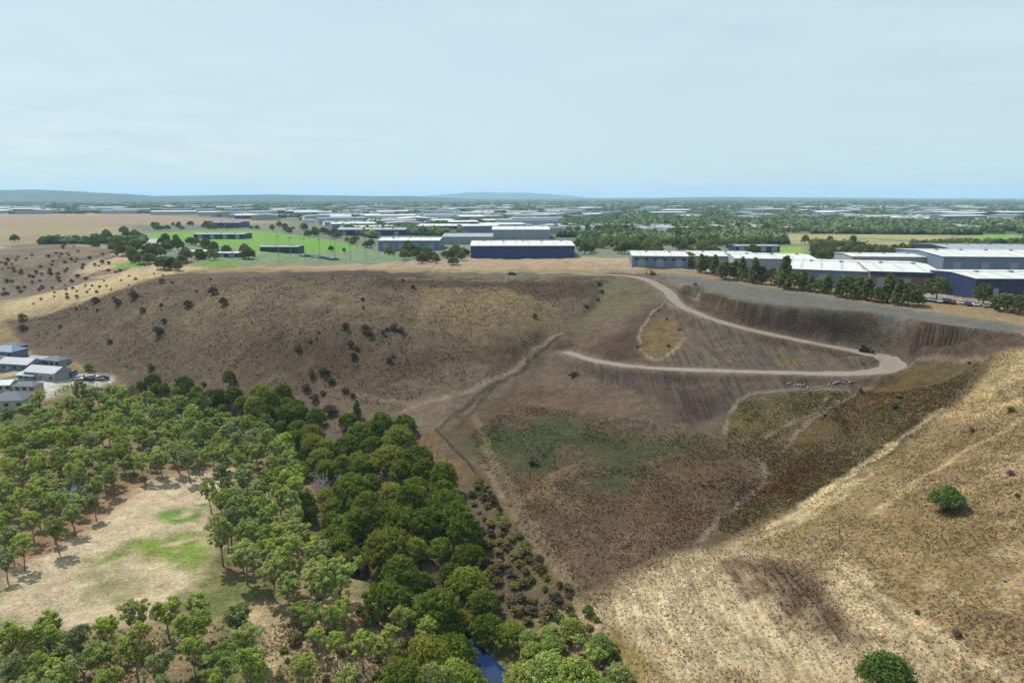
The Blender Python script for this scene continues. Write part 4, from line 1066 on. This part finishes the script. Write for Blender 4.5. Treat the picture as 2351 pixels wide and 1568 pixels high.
warehouse('warehouse', 'small white roofed shed among the trees left of the lawn', 420, 470, 592, 4.0, 14, 'steel_blue', 'white_roof', 0.1, 2, 0)
warehouse('warehouse', 'short blue shed with white roof beside the lot corner', 496, 545, 596, 4.0, 12, 'navy_clad', 'white_roof', 0.0, 2, 0)
warehouse('warehouse', 'navy strip shed in the trees right of the sports lawn', 960, 1075, 533, 7.0, 55, 'navy_clad', 'white_roof', 0.0, 4, 0)
warehouse('warehouse', 'grey roofed shed left behind the blue warehouse', 1015, 1130, 560, 6.0, 60, 'grey_clad', 'grey_roof', 0.0, 3, 0)
warehouse('warehouse', 'blue grey low building beside the right paddock', 1690, 1790, 578, 4.0, 18, 'navy_clad', 'grey_roof', 0.0, 4, 0)

def house(name, label, u, v, W_, D, H, turn, roofm, wallm, hip=True, doors=1):
    x, y, z = hit(u, v)
    t = thing(name, label, 'house', (x, y, z), turn)
    w, d, o, rise = W_ / 2, D / 2, 0.5, min(W_, D) * 0.24
    obj('wall', MB().box((0, 0, H / 2 - 0.4), (W_, D, H + 0.8)).mesh('wall', MAT[wallm]), t)
    e = w - d if hip else w + o
    zz = H + 0.02
    r_ = MB().add([(-w-o,-d-o,zz),(w+o,-d-o,zz),(w+o,d+o,zz),(-w-o,d+o,zz),(-e,0,zz+rise),(e,0,zz+rise)],
                  [(3,2,1,0),(0,1,5,4),(1,2,5),(2,3,4,5),(3,0,4)])
    obj('roof', r_.mesh('roof', MAT[roofm]), t)
    wm = MB().box((0, 0, 0), (1.5, 0.14, 1.1)).mesh('window', MAT['glass'])
    for k in range(3): obj('window', wm, t, (-w + W_ * (k + 0.5) / 3 + 0.6, -d - 0.08, 1.5))
    for k in range(doors):
        obj('door', MB().box((0, 0, 0), (2.4, 0.12, 2.1)).mesh('door', MAT['door']), t, (-w + W_ * (k + 0.35) / max(1, doors) - 0.8, -d - 0.07, 1.05))
    for q in np.arange(-w, w + 1, 3): taken.append((x + q * math.cos(turn), y + q * math.sin(turn), D + 3))
house('shed', 'big grey gabled farm shed beside the pale yard at left', 112, 868, 15, 8, 3.4, -0.25, 'grey_roof', 'grey_clad', False, 2)
house('house', 'narrow grey roofed house above the driveway end', 132, 838, 9, 6, 2.7, -0.3, 'dark_roof', 'grey_clad')
house('house', 'dark roofed house behind the leftmost blue roof', 34, 806, 9, 6, 2.8, -0.2, 'dark_roof', 'steel_blue')
house('shed', 'low grey shed between yard and big farm shed', 70, 872, 8, 4, 2.4, -0.2, 'grey_roof', 'steel_blue', False)
house('house', 'dark blue hip roofed house nearest the wood at left', 28, 930, 12, 9, 3.0, 0.15, 'dark_roof', 'render_wall')
house('house', 'pale blue roofed house touching the left edge, topmost', 20, 818, 13, 8, 3.2, -0.2, 'blue_roof', 'steel_blue')
house('house', 'long pale metal roofed house between topmost house and shed', 50, 846, 15, 8, 3.0, -0.2, 'grey_roof', 'steel_blue', False)
house('shed', 'small navy roofed shed in the middle of the pale yard', 66, 897, 8.5, 5, 2.6, -0.1, 'dark_roof', 'render_wall')
house('house', 'white roofed outbuilding at the left edge of the yard', 8, 895, 8, 5.5, 2.6, 0.1, 'grey_roof', 'render_wall', False)
house('shed', 'narrow blue roofed shed behind the big farm shed', 96, 836, 9, 4.5, 2.8, -0.25, 'blue_roof', 'steel_blue', False, 2)
house('shed', 'tiny dark roofed hut right of the big farm shed', 160, 866, 4.5, 3.5, 2.3, -0.2, 'dark_roof', 'steel_blue', False)
house('house', 'small dark roofed house between the two leftmost blue roofs', 2, 838, 9, 7, 2.8, -0.3, 'dark_roof', 'render_wall')

# ------------------------------------------------------------------ vehicles
def car_meshes():
    b = MB()
    prof = [(-2.2,0.35),(-2.25,0.75),(-2.1,0.98),(-1.2,1.02),(1.0,1.0),(2.05,0.86),(2.22,0.62),(2.2,0.35)]
    for s in (-0.88, 0.88): pass
    vs_ = [(x, s, z) for s in (-0.88, 0.88) for x, z in prof]
    k = len(prof)
    b.add(vs_, [tuple(range(k)), tuple(range(2 * k - 1, k - 1, -1))] + [(i, k + i, k + (i + 1) % k, (i + 1) % k) for i in range(k)])
    b.add([(-1.95,-0.8,0.99),(1.05,-0.8,0.99),(1.05,0.8,0.99),(-1.95,0.8,0.99),(-1.45,-0.66,1.52),(0.25,-0.66,1.52),(0.25,0.66,1.52),(-1.45,0.66,1.52)], [(4,5,6,7)])
    g = MB().add([(-1.95,-0.8,0.99),(1.05,-0.8,0.99),(1.05,0.8,0.99),(-1.95,0.8,0.99),(-1.45,-0.66,1.515),(0.25,-0.66,1.515),(0.25,0.66,1.515),(-1.45,0.66,1.515)],
                 [(0,1,5,4),(1,2,6,5),(2,3,7,6),(3,0,4,7)])
    w = MB().tube([(0, -0.11, 0), (0, 0.11, 0)], [0.33, 0.33], 10)
    return b, g.mesh('windows', MAT['glass']), w.mesh('wheel', MAT['tyre'])
CB, CGL, CWH = car_meshes()
CBODY = {c: CB.mesh('car_body', MAT['car_' + c]) for c in ('white', 'silver', 'black', 'blue', 'red')}
def car(u, v, colour, turn, label, group=None):
    x, y, z = hit(u, v)
    t = thing('parked_car', label, 'car', (x, y, z + 0.06), turn, group)
    obj('body', CBODY[colour], t); obj('window', CGL, t)
    for sx_ in (-1.35, 1.35):
        for sy_ in (-0.8, 0.8): obj('wheel', CWH, t, (sx_, sy_, 0.33))
    taken.append((x, y, 5))
yard = [(178,872,'white'),(190,870,'silver'),(202,873,'black'),(214,869,'white'),(226,872,'silver'),(238,870,'black')]
def ordinal(k):
    return ('first second third fourth fifth sixth seventh eighth ninth tenth eleventh twelfth thirteenth fourteenth fifteenth sixteenth seventeenth eighteenth nineteenth twentieth'.split() + ['twenty-' + q for q in 'first second third fourth fifth sixth seventh eighth ninth'.split()])[k]
nth = ['first', 'second', 'third', 'fourth', 'fifth', 'sixth', 'seventh', 'eighth', 'ninth', 'tenth', 'eleventh', 'twelfth']
for k, (u, v, c) in enumerate(yard):
    car(u, v, c, 0.2 + 0.3 * (k % 2), f'{c} car, {nth[k]} from the left in the line on the driveway', 'cars on the driveway')
for k, u in enumerate(range(692, 778, 9)):
    car(u, 588 + (u - 692) * 0.12, ['white', 'black', 'blue', 'silver'][k % 4], -0.4, f'{["white","black","blue","silver"][k % 4]} car, {nth[k]} from the left along the sports lawn', 'cars along the sports lawn')
for k, (u, v) in enumerate([(2128,690),(2142,692),(2156,694),(2170,695),(2186,697),(2204,698),(2222,701),(2240,702),(2262,705),(2284,708)]):
    car(u, v, ['white', 'silver', 'white', 'black', 'red', 'white', 'blue', 'white', 'silver', 'black'][k], 1.2, f'{["white","silver","white","black","red","white","blue","white","silver","black"][k]} car, {nth[k]} from the left beside the navy warehouse', 'cars beside the navy warehouse')
car(1175, 631, 'black', 0.3, 'dark vehicle parked alone on the plateau rim above the brown hill')

def bulldozer(u, v, turn):
    x, y, z = hit(u, v)
    t = thing('bulldozer', 'dark tracked earthmoving machine on the haul road before the hairpin', 'bulldozer', (x, y, z + 0.1), turn)
    for s in (-1, 1):
        tr = MB()
        pr = [(-1.6,0.05),(1.5,0.05),(1.85,0.45),(1.5,0.85),(-1.5,0.85),(-1.9,0.45)]
        vs_ = [(a, s * 0.95 + e, b) for e in (-0.25, 0.25) for a, b in pr]
        tr.add(vs_, [tuple(range(6)), tuple(range(11, 5, -1))] + [(i, 6 + i, 6 + (i + 1) % 6, (i + 1) % 6) for i in range(6)])
        obj('track', tr.mesh('track', MAT['tyre']), t)
    obj('engine_hood', MB().box((0.75, 0, 1.25), (1.7, 1.1, 0.95), taper=0.9).mesh('engine_hood', MAT['machine_dark']), t)
    c = obj('cab', MB().box((-0.65, 0, 1.75), (1.2, 1.3, 1.7), taper=0.85).mesh('cab', MAT['machine_dark']), t)
    obj('window', MB().box((-0.65, 0, 2.05), (1.24, 1.34, 0.7), taper=0.95).mesh('window', MAT['glass']), c)
    obj('blade', MB().box((2.4, 0, 0.6), (0.22, 3.2, 1.1)).mesh('blade', MAT['machine_dark']), t)
    arm = MB()
    for s in (-1, 1): arm.tube([(-0.4, s * 1.3, 0.45), (2.35, s * 1.3, 0.45)], [0.09, 0.09], 6)
    obj('push_arm', arm.mesh('push_arm', MAT['machine_dark']), t)
bulldozer(1985, 808, R(-20))
def excavator(u, v, turn, label):
    x, y, z = hit(u, v)
    t = thing('excavator', label, 'excavator', (x, y, z + 0.05), turn, None, 0.75)
    for s in (-1, 1): obj('track', MB().box((0, s * 1.1, 0.45), (3.6, 0.55, 0.9), taper=0.85).mesh('track', MAT['tyre']), t)
    obj('body', MB().box((-0.4, 0, 1.6), (3.0, 2.4, 1.2), taper=0.94).mesh('body', MAT['machine_orange']), t)
    c = obj('cab', MB().box((0.5, 0.7, 2.3), (1.3, 1.0, 1.5), taper=0.92).mesh('cab', MAT['machine_orange']), t)
    obj('window', MB().box((0.53, 0.7, 2.5), (1.34, 1.04, 0.8)).mesh('window', MAT['glass']), c)
    obj('boom', MB().tube([(0.9, -0.3, 1.8), (2.6, -0.3, 4.2), (4.3, -0.3, 3.8)], [0.24, 0.28, 0.2], 6).mesh('boom', MAT['machine_orange']), t)
    obj('stick', MB().tube([(4.2, -0.3, 3.9), (4.9, -0.3, 1.4)], [0.2, 0.15], 6).mesh('stick', MAT['machine_orange']), t)
    obj('bucket', MB().box((4.7, -0.3, 0.95), (0.9, 1.0, 0.9), taper=0.8).mesh('bucket', MAT['machine_dark']), t)
excavator(1498, 631, 2.6, 'orange excavator at the head of the haul road')

# brush heap beside the fill, boulders along its foot
x, y, z = hit(1320, 862)
bh = MB(); g = np.random.default_rng(55)
for k in range(90):
    a = g.uniform(0, 6.28); r_ = g.uniform(0, 1.6); c = Vector((math.cos(a) * r_ * 1.3, math.sin(a) * r_, g.uniform(0.1, 1.3) * (1 - r_ / 2.2)))
    d = Vector(g.normal(size=3)) * 0.9; d.z *= 0.4
    bh.tube([c - d, c + d], [0.1, 0.05], 4)
tag(obj('brush_heap', bh.mesh('brush_heap', MAT['machine_dark']), None, (x, y, z)), 'dark heap of cut branches below the lower haul road', 'heap')
def rock_mesh(seed):
    g = np.random.default_rng(seed); mb = MB()
    vs_ = []
    for zc, rr, n_ in ((-0.35, 0.7, 7), (0.1, 1.0, 7), (0.5, 0.7, 7)):
        for i in range(n_):
            a = 2 * math.pi * i / n_; q = rr * g.uniform(0.75, 1.15)
            vs_.append((math.cos(a) * q, math.sin(a) * q * 0.8, zc + g.uniform(-0.1, 0.1)))
    vs_.append((0, 0, 0.7))
    fs = [(k * 7 + i, k * 7 + (i + 1) % 7, (k + 1) * 7 + (i + 1) % 7, (k + 1) * 7 + i) for k in range(2) for i in range(7)] + [(14 + i, 14 + (i + 1) % 7, 21) for i in range(7)]
    return mb.add(vs_, fs).mesh('boulder', MAT['rock'])
RK = [rock_mesh(60 + k) for k in range(4)]
for k in range(34):
    f = k / 33
    u = 1812 + 150 * f + rnd.uniform(-3, 3); v = 880 + 7 * math.sin(f * 5) + rnd.uniform(-4, 4) + 4 * f
    x, y, z = hit(u, v)
    o = tag(obj('boulder', rnd.choice(RK), None, (x, y, z + 0.2), rnd.uniform(0, 6)), 'pale boulder in the broken line along the foot of the fill', 'boulder', 'boulders along the foot of the fill')
    o.scale = (rnd.uniform(0.25, 0.6),) * 3
x, y, z = hit(2318, 1330)
for k in range(3):
    o = tag(obj('boulder', RK[k], None, (x + k * 0.9 - 0.9, y + 0.3 * (k % 2), z + 0.05), k), ['left', 'middle', 'right'][k] + ' of three small pale stones on the straw slope', 'boulder')
    o.scale = (0.35,) * 3
# dark fence along the top of the orange bank
fp = poly_w([(1000,988),(1040,1030),(1065,1055),(1090,1088)])
fl = catmull(fp, 2.4)
t = thing('fence', 'dark post and rail fence on top of the orange bank', 'fence', (fl[0][0], fl[0][1], float(hgt(*fl[0]))))
pm = MB().box((0, 0, 0.6), (0.16, 0.16, 1.6)).mesh('post', MAT['post'])
zp = [float(hgt(*q)) for q in fl]
for q, zz in zip(fl, zp): obj('post', pm, t, (q[0] - fl[0][0], q[1] - fl[0][1], zz - zp[0]))
for a in range(len(fl) - 1):
    for hh in (0.5, 1.1):
        A_ = (fl[a][0] - fl[0][0], fl[a][1] - fl[0][1], zp[a] - zp[0] + hh); B_ = (fl[a + 1][0] - fl[0][0], fl[a + 1][1] - fl[0][1], zp[a + 1] - zp[0] + hh)
        obj('rail', MB().tube([A_, B_], [0.07, 0.07], 4).mesh('rail', MAT['machine_dark']), t)
yl = catmull(poly_w([(128,908),(176,886),(246,882)]), 3.0)
t = thing('yard_fence', 'grey post and rail fence along the pale yard and driveway', 'fence', (yl[0][0], yl[0][1], float(hgt(*yl[0]))))
zp = [float(hgt(*q)) for q in yl]
for q, zz in zip(yl, zp): obj('post', pm, t, (q[0] - yl[0][0], q[1] - yl[0][1], zz - zp[0]))
for a in range(len(yl) - 1):
    obj('rail', MB().tube([(yl[a][0] - yl[0][0], yl[a][1] - yl[0][1], zp[a] - zp[0] + 1.1), (yl[a + 1][0] - yl[0][0], yl[a + 1][1] - yl[0][1], zp[a + 1] - zp[0] + 1.1)], [0.06, 0.06], 4).mesh('rail', MAT['post']), t)
# light poles round the sports lawn
pl = MB().tube([(0, 0, -0.3), (0, 0, 14)], [0.2, 0.13], 6).mesh('pole', MAT['steel_post'])
hd = MB().box((0, 0, 14.2), (1.8, 0.4, 0.7)).mesh('lamp_head', MAT['steel_post'])
for k, (u, v) in enumerate([(640,590),(668,596),(700,599),(735,602),(770,600),(805,597),(840,594),(870,592),(905,594),(690,560),(760,566),(820,573)]):
    x, y, z = hit(u, v)
    t = thing('light_pole', f'thin steel light pole, {nth[k]} in the row round the sports lawns', 'light pole', (x, y, z), 0, 'light poles round the sports lawns')
    obj('pole', pl, t); obj('lamp_head', hd, t)

# ------------------------------------------------------------------ trees of the middle distance
row = [(1580,612),(1592,618),(1608,625),(1622,628),(1640,633),(1652,636),(1668,640),(1684,642),(1700,645),(1716,648),(1734,650),(1752,653),(1768,655),(1786,658),(1803,662),(1822,664),(1843,668),(1862,670),(1880,672),(1902,676),(1925,680),(1946,683),(1968,686),(1990,690),(2012,692),(2035,696),(2060,699),(2085,702)]
for k, (u, v) in enumerate(row):
    x, y, z = hit(u + rnd.uniform(-4, 4), v + rnd.uniform(-2, 2)); free(x, y, 3)
    tall = u in (1580, 1768, 1803)
    plant('slim_tree', COLUMN[k % 2] if k % 3 else PARK[k % 3], x, y, f'{"tall dark" if tall else "slim green"} tree, {ordinal(k)} from the left in the row before the white sheds', 'tree', 'slim trees before the white sheds', rnd.uniform(0.85, 1.45) * (1.25 if tall else 1) * (0.75 if not k % 3 else 1))
for u, v, s, lab in [(2040,684,0.62,'round grey green tree before the navy fronted warehouse'),(2080,688,0.6,'dark round tree right of the navy fronted warehouse'),(2150,686,1.02,'largest spreading tree among the parked cars at right'),(2256,700,0.82,'dark tree left of the navy warehouse at the edge'),(2305,714,0.9,'broad tree before the navy warehouse at the edge'),(2340,722,0.7,'tree touching the right edge below the navy warehouse'),(2110,700,0.5,'low bush like tree beside the parked cars')]:
    single(u, v, PARK[rnd.randrange(3)], 'spreading_tree', lab, s)
for u, v, s, lab in [(348,596,0.9,'dark tree nearest the left corner of the lot line'),(1045,590,0.85,'large olive tree left of the blue warehouse'),(1068,588,0.7,'dark tree touching the left end of the blue warehouse'),(760,577,0.5,'lone round tree at the edge of the sports lawn'),(790,579,0.35,'small lone tree on the sports lawn edge'),(2248 - 400,560,0.8,'dark lone tree in the right paddock'),(1905,560,0.7,'wide lone tree in the middle of the right paddock'),(1958,560,0.75,'olive tree at the right end of the paddock row'),(35,556,0.8,'lone dark round tree on the left ridge')]:
    single(u, v, PARK[rnd.randrange(3)], 'park_tree', lab, s)
A_ = PARK
stand([(205,530),(300,520),(330,545),(420,545),(560,560),(575,580),(470,585),(400,605),(330,600),(280,575)], 58, A_, 'park_tree', 'the wood left of the sports lawn', 'tree', 'trees left of the sports lawn', 5, 5, (0.6, 0.95))
stand([(340,512),(480,508),(620,510),(740,522),(870,548),(960,560),(960,572),(860,562),(720,536),(600,519),(340,521)], 60, A_, 'park_tree', 'the belt behind the sports lawn', 'tree', 'trees behind the sports lawn', 5.5, 5, (0.55, 0.95))
stand([(860,562),(900,558),(1000,575),(1080,555),(1085,582),(1020,596),(900,580)], 20, A_, 'park_tree', 'the clump before the pale blue warehouse', 'tree', 'trees before the pale blue warehouse', 6, 5, (0.6, 0.85))
stand([(1290,505),(1450,510),(1600,515),(1780,520),(1800,545),(1700,585),(1590,582),(1450,578),(1330,575),(1290,550)], 95, A_, 'park_tree', 'the large wood right of the blue warehouse', 'tree', 'trees of the wood right of the blue warehouse', 6.5, 5, (0.65, 1.0))
stand([(1850,565),(1980,565),(2150,568),(2351,555),(2351,568),(2150,585),(1990,600),(1870,600)], 45, A_, 'park_tree', 'the belt between paddock and white sheds', 'tree', 'trees between paddock and white sheds', 6.5, 5, (0.7, 1.0))
stand([(200,535),(290,548),(320,575),(210,560)], 14, A_, 'park_tree', 'the trees above the left gully', 'tree', 'trees above the left gully', 6, 4, (0.5, 0.8))

# ------------------------------------------------------------------ the far plain
def blobs(name, pts, size, key, label, cat='wood', jig=0.3, squash=0.85):
    t_ = (1 + 5 ** 0.5) / 2
    iv = np.array([(-1,t_,0),(1,t_,0),(-1,-t_,0),(1,-t_,0),(0,-1,t_),(0,1,t_),(0,-1,-t_),(0,1,-t_),(t_,0,-1),(t_,0,1),(-t_,0,-1),(-t_,0,1)], float); iv /= np.linalg.norm(iv[0])
    fc = np.array([(0,11,5),(0,5,1),(0,1,7),(0,7,10),(0,10,11),(1,5,9),(5,11,4),(11,10,2),(10,7,6),(7,1,8),(3,9,4),(3,4,2),(3,2,6),(3,6,8),(3,8,9),(4,9,5),(2,4,11),(6,2,10),(8,6,7),(9,8,1)])
    m = len(pts)
    V = iv[None] * (1 + jig * rng.normal(size=(m, 12, 1)).clip(-1.5, 1.5)) * size[:, None, None] * np.array([1, 1, squash])
    V = V + pts[:, None, :] + np.stack([np.zeros(m), np.zeros(m), size * 0.7 * squash], 1)[:, None, :]
    F = fc[None] + (np.arange(m) * 12)[:, None, None]
    return tag(obj(name, mesh_np(name, V.reshape(-1, 3), F.reshape(-1, 3), [MAT[key]])), label, cat, kind='stuff')
def plain_pts(n_, v0, v1, u0=-100, u1=2450, bias=1.0):
    v = v0 + (v1 - v0) * rng.random(n_) ** bias; u = rng.uniform(u0, u1, n_)
    x, y = at_z(u, v, 40.0)
    return u, v, np.stack([x, y, hgt(x, y)], 1)
def keep_out(u, v):
    """open ground and lawns stay open"""
    bad = np.zeros(u.shape, bool)
    for q in ([(-150,492),(330,490),(560,500),(740,514),(900,560),(860,600),(330,610),(330,545),(-150,575)], [(1790,536),(2351,540),(2351,562),(1800,562)], [(1320,575),(1480,585),(1480,620),(1320,620)], [(860,540),(1330,545),(1330,600),(860,600)]):
        bad |= inside(u, v, q)
    return bad
# large sheds out on the plain
kinds_ = [('far', 'white_roof', 'grey_clad'), ('far', 'white_roof', 'steel_blue'), ('far', 'grey_roof', 'grey_clad'), ('far', 'white_roof', 'navy_clad'), ('far', 'blue_roof', 'grey_clad')]
def unit_shed(roofm, wallm):
    mb = MB()
    mb.add([(-.5,-.5,-.1),(.5,-.5,-.1),(.5,.5,-.1),(-.5,.5,-.1),(-.5,-.5,.86),(.5,-.5,.86),(.5,.5,.86),(-.5,.5,.86),(-.5,0,1),(.5,0,1)], [(0,1,5,4),(1,2,6,9,5),(2,3,7,6),(3,0,4,8,7)], 0)
    mb.add([(-.51,-.51,.86),(.51,-.51,.86),(.51,0,1.01),(-.51,0,1.01),(.51,.51,.86),(-.51,.51,.86)], [(0,1,2,3),(3,2,4,5)], 1)
    return mb.mesh('distant_shed', [MAT[wallm], MAT[roofm]])
SH = [unit_shed(a, b) for _, a, b in kinds_]
SHW = ['white roofed grey', 'white roofed pale blue', 'grey roofed', 'white roofed dark', 'blue roofed']
u, v, P3 = plain_pts(1500, 468, 538, bias=0.8)
ok = ~keep_out(u, v) & ~((u > 1250) & (v > 505)) & (np.hypot(P3[:, 0], P3[:, 1]) > 700)
# right of centre the plain is mostly trees: fewer sheds there
ok &= (u < 1300) | (rng.random(len(u)) < 0.45)
order = np.argsort(P3[:, 1]); ns = 0; spill = []; shed_box = []
for k in order:
    if not ok[k]: continue
    x, y, z = P3[k]
    W_ = rnd.uniform(28, 90) * (1 + y / 9000); D = rnd.uniform(25, 60) * (1 + y / 9000); H = rnd.uniform(6.5, 11)
    if not free(x, y, max(W_, D) * 1.25): continue
    shed_box.append((x, y, max(W_, D) * 0.5))
    if ns < 300:
        q = rnd.choices(range(5), (2, 2, 5, 2, 3))[0]
        side = 'left' if u[k] < 780 else ('middle' if u[k] < 1560 else 'right')
        depth_ = 'near part' if y < 1500 else ('middle part' if y < 3200 else 'far part')
        o = obj('distant_shed', SH[q], None, (x, y, z), rnd.choice((0.3, 0.34, 0.3 + math.pi / 2, 0.28)) + rnd.uniform(-0.05, 0.05))
        o.scale = (W_, D, H)
        tag(o, f'{"small" if W_ * D < 1700 else ("huge" if W_ * D > 4200 else "mid-sized")} {SHW[q]} industrial shed in the {depth_} of the {side} plain', 'warehouse', f'{SHW[q]} sheds in the {depth_} of the {side} plain')
        ns += 1
    else: spill.append((x, y, z, W_, D, H))
mb = MB()
for x, y, z, W_, D, H in spill: mb.box((x, y, z + H / 2), (W_, D, H), 0, 0.3)
u, v, P3 = plain_pts(5200, 462, 530, 700, 2450)
for (x, y, z), uu, vv in zip(P3, u, v):
    if keep_out(np.array([uu]), np.array([vv]))[0] or (vv > 505 and uu > 1280 and rnd.random() < 0.8): continue
    a = rnd.uniform(10, 20) * (1 + y / 9000)
    mb.box((x, y, z + 2.4), (a, a * 0.7, 4.8), 0, rnd.uniform(0, 3), 0.8)
tag(obj('distant_roofs', mb.mesh('distant_roofs', MAT['far_roof'])), 'far suburb roofs reading as one mass toward the horizon', 'suburb', kind='stuff')
# trees of the plain
u, v, P3 = plain_pts(60000, 459, 560, bias=1.0)
dens = fbm(P3[:, 0] / 260, P3[:, 1] / 420, 141)
ok = ~keep_out(u, v) & (np.hypot(P3[:, 0], P3[:, 1]) > 640)
ok &= (dens > np.where(u > 1300, 0.36, 0.37))
P3, u, v = P3[ok], u[ok], v[ok]
shb = np.array(shed_box); cl_ = np.ones(len(P3), bool)
for bx_, by_, br_ in shb: cl_ &= (P3[:, 0] - bx_) ** 2 + (P3[:, 1] - by_) ** 2 > br_ ** 2
P3 = P3[cl_]
size = rng.uniform(2.6, 5.0, len(P3)) * (1 + P3[:, 1] / 7000)
blobs('distant_trees', P3, size, 'far_leaf', 'distant trees of the plain reading as one green mass', jig=0.25)
u, v, P3 = plain_pts(9000, 455.6, 476, bias=1.0)
ok = fbm(P3[:, 0] / 900, P3[:, 1] / 1500, 161) > 0.40
P3 = P3[ok]
blobs('horizon_woods', P3, rng.uniform(7, 16, len(P3)) * (1 + P3[:, 1] / 9000), 'far_leaf', 'low dark woods along the horizon reading as one band', jig=0.2, squash=0.42)
u, v, P3 = plain_pts(9000, 505, 572, 1270, 2400)
ok = ~keep_out(u, v) & (np.hypot(P3[:, 0], P3[:, 1]) > 560) & (fbm(P3[:, 0] / 60, P3[:, 1] / 60, 145) > 0.40)
ok &= ~inside(u, v, [(1680,565),(1860,560),(1850,595),(1700,592)])
P3 = P3[ok]
near_b = np.array([q for q in taken if q[2] == 9.0])
if len(near_b):
    P3 = np.array([p for p in P3 if ((near_b[:, 0] - p[0]) ** 2 + (near_b[:, 1] - p[1]) ** 2).min() > 64])
P3 = P3[:2600]
# leafy clumps rather than balls for this nearer wood
g = np.random.default_rng(91)
V, F = leaf_quads([(p[0], p[1], p[2] + 3.6, a, a * 0.9) for p, a in zip(P3, g.uniform(2.4, 4.2, len(P3)))], 60, 1.5, g)
tag(obj('far_wood', mesh_np('far_wood', V, F, [MAT['park_leaf']])), 'dense mass of treetops in the wood right of centre', 'wood', kind='stuff')

# ------------------------------------------------------------------ air
hz = MB().box((0, 11000, 125), (44000, 26000, 254)).mesh('haze', [])
hm, N, L, out = nt('pale_haze')
pv = N.new('ShaderNodeVolumePrincipled')
pv.inputs['Color'].default_value = (0.5, 0.76, 1.0, 1)
pv.inputs['Density'].default_value = 0.75e-4
pv.inputs['Anisotropy'].default_value = 0.1
L.new(pv.outputs[0], out.inputs['Volume'])
hz.materials.append(hm)
tag(obj('haze', hz), 'pale blue haze of the air over the plain', 'haze', kind='stuff')

# look-alikes that still share a label are told apart by their order across the view
bpy.context.view_layer.update()
same = {}
for o in scene.objects:
    if o.parent is None and o.get('label') and not o.get('kind'): same.setdefault(o['label'], []).append(o)
for lab, os_ in same.items():
    if 1 < len(os_) <= 26 and len(lab.split()) <= 12:
        for k, o in enumerate(sorted(os_, key=lambda q: q.location.x / max(1.0, q.location.y))):
            o['label'] = f'{lab}, {ordinal(k)} from left'
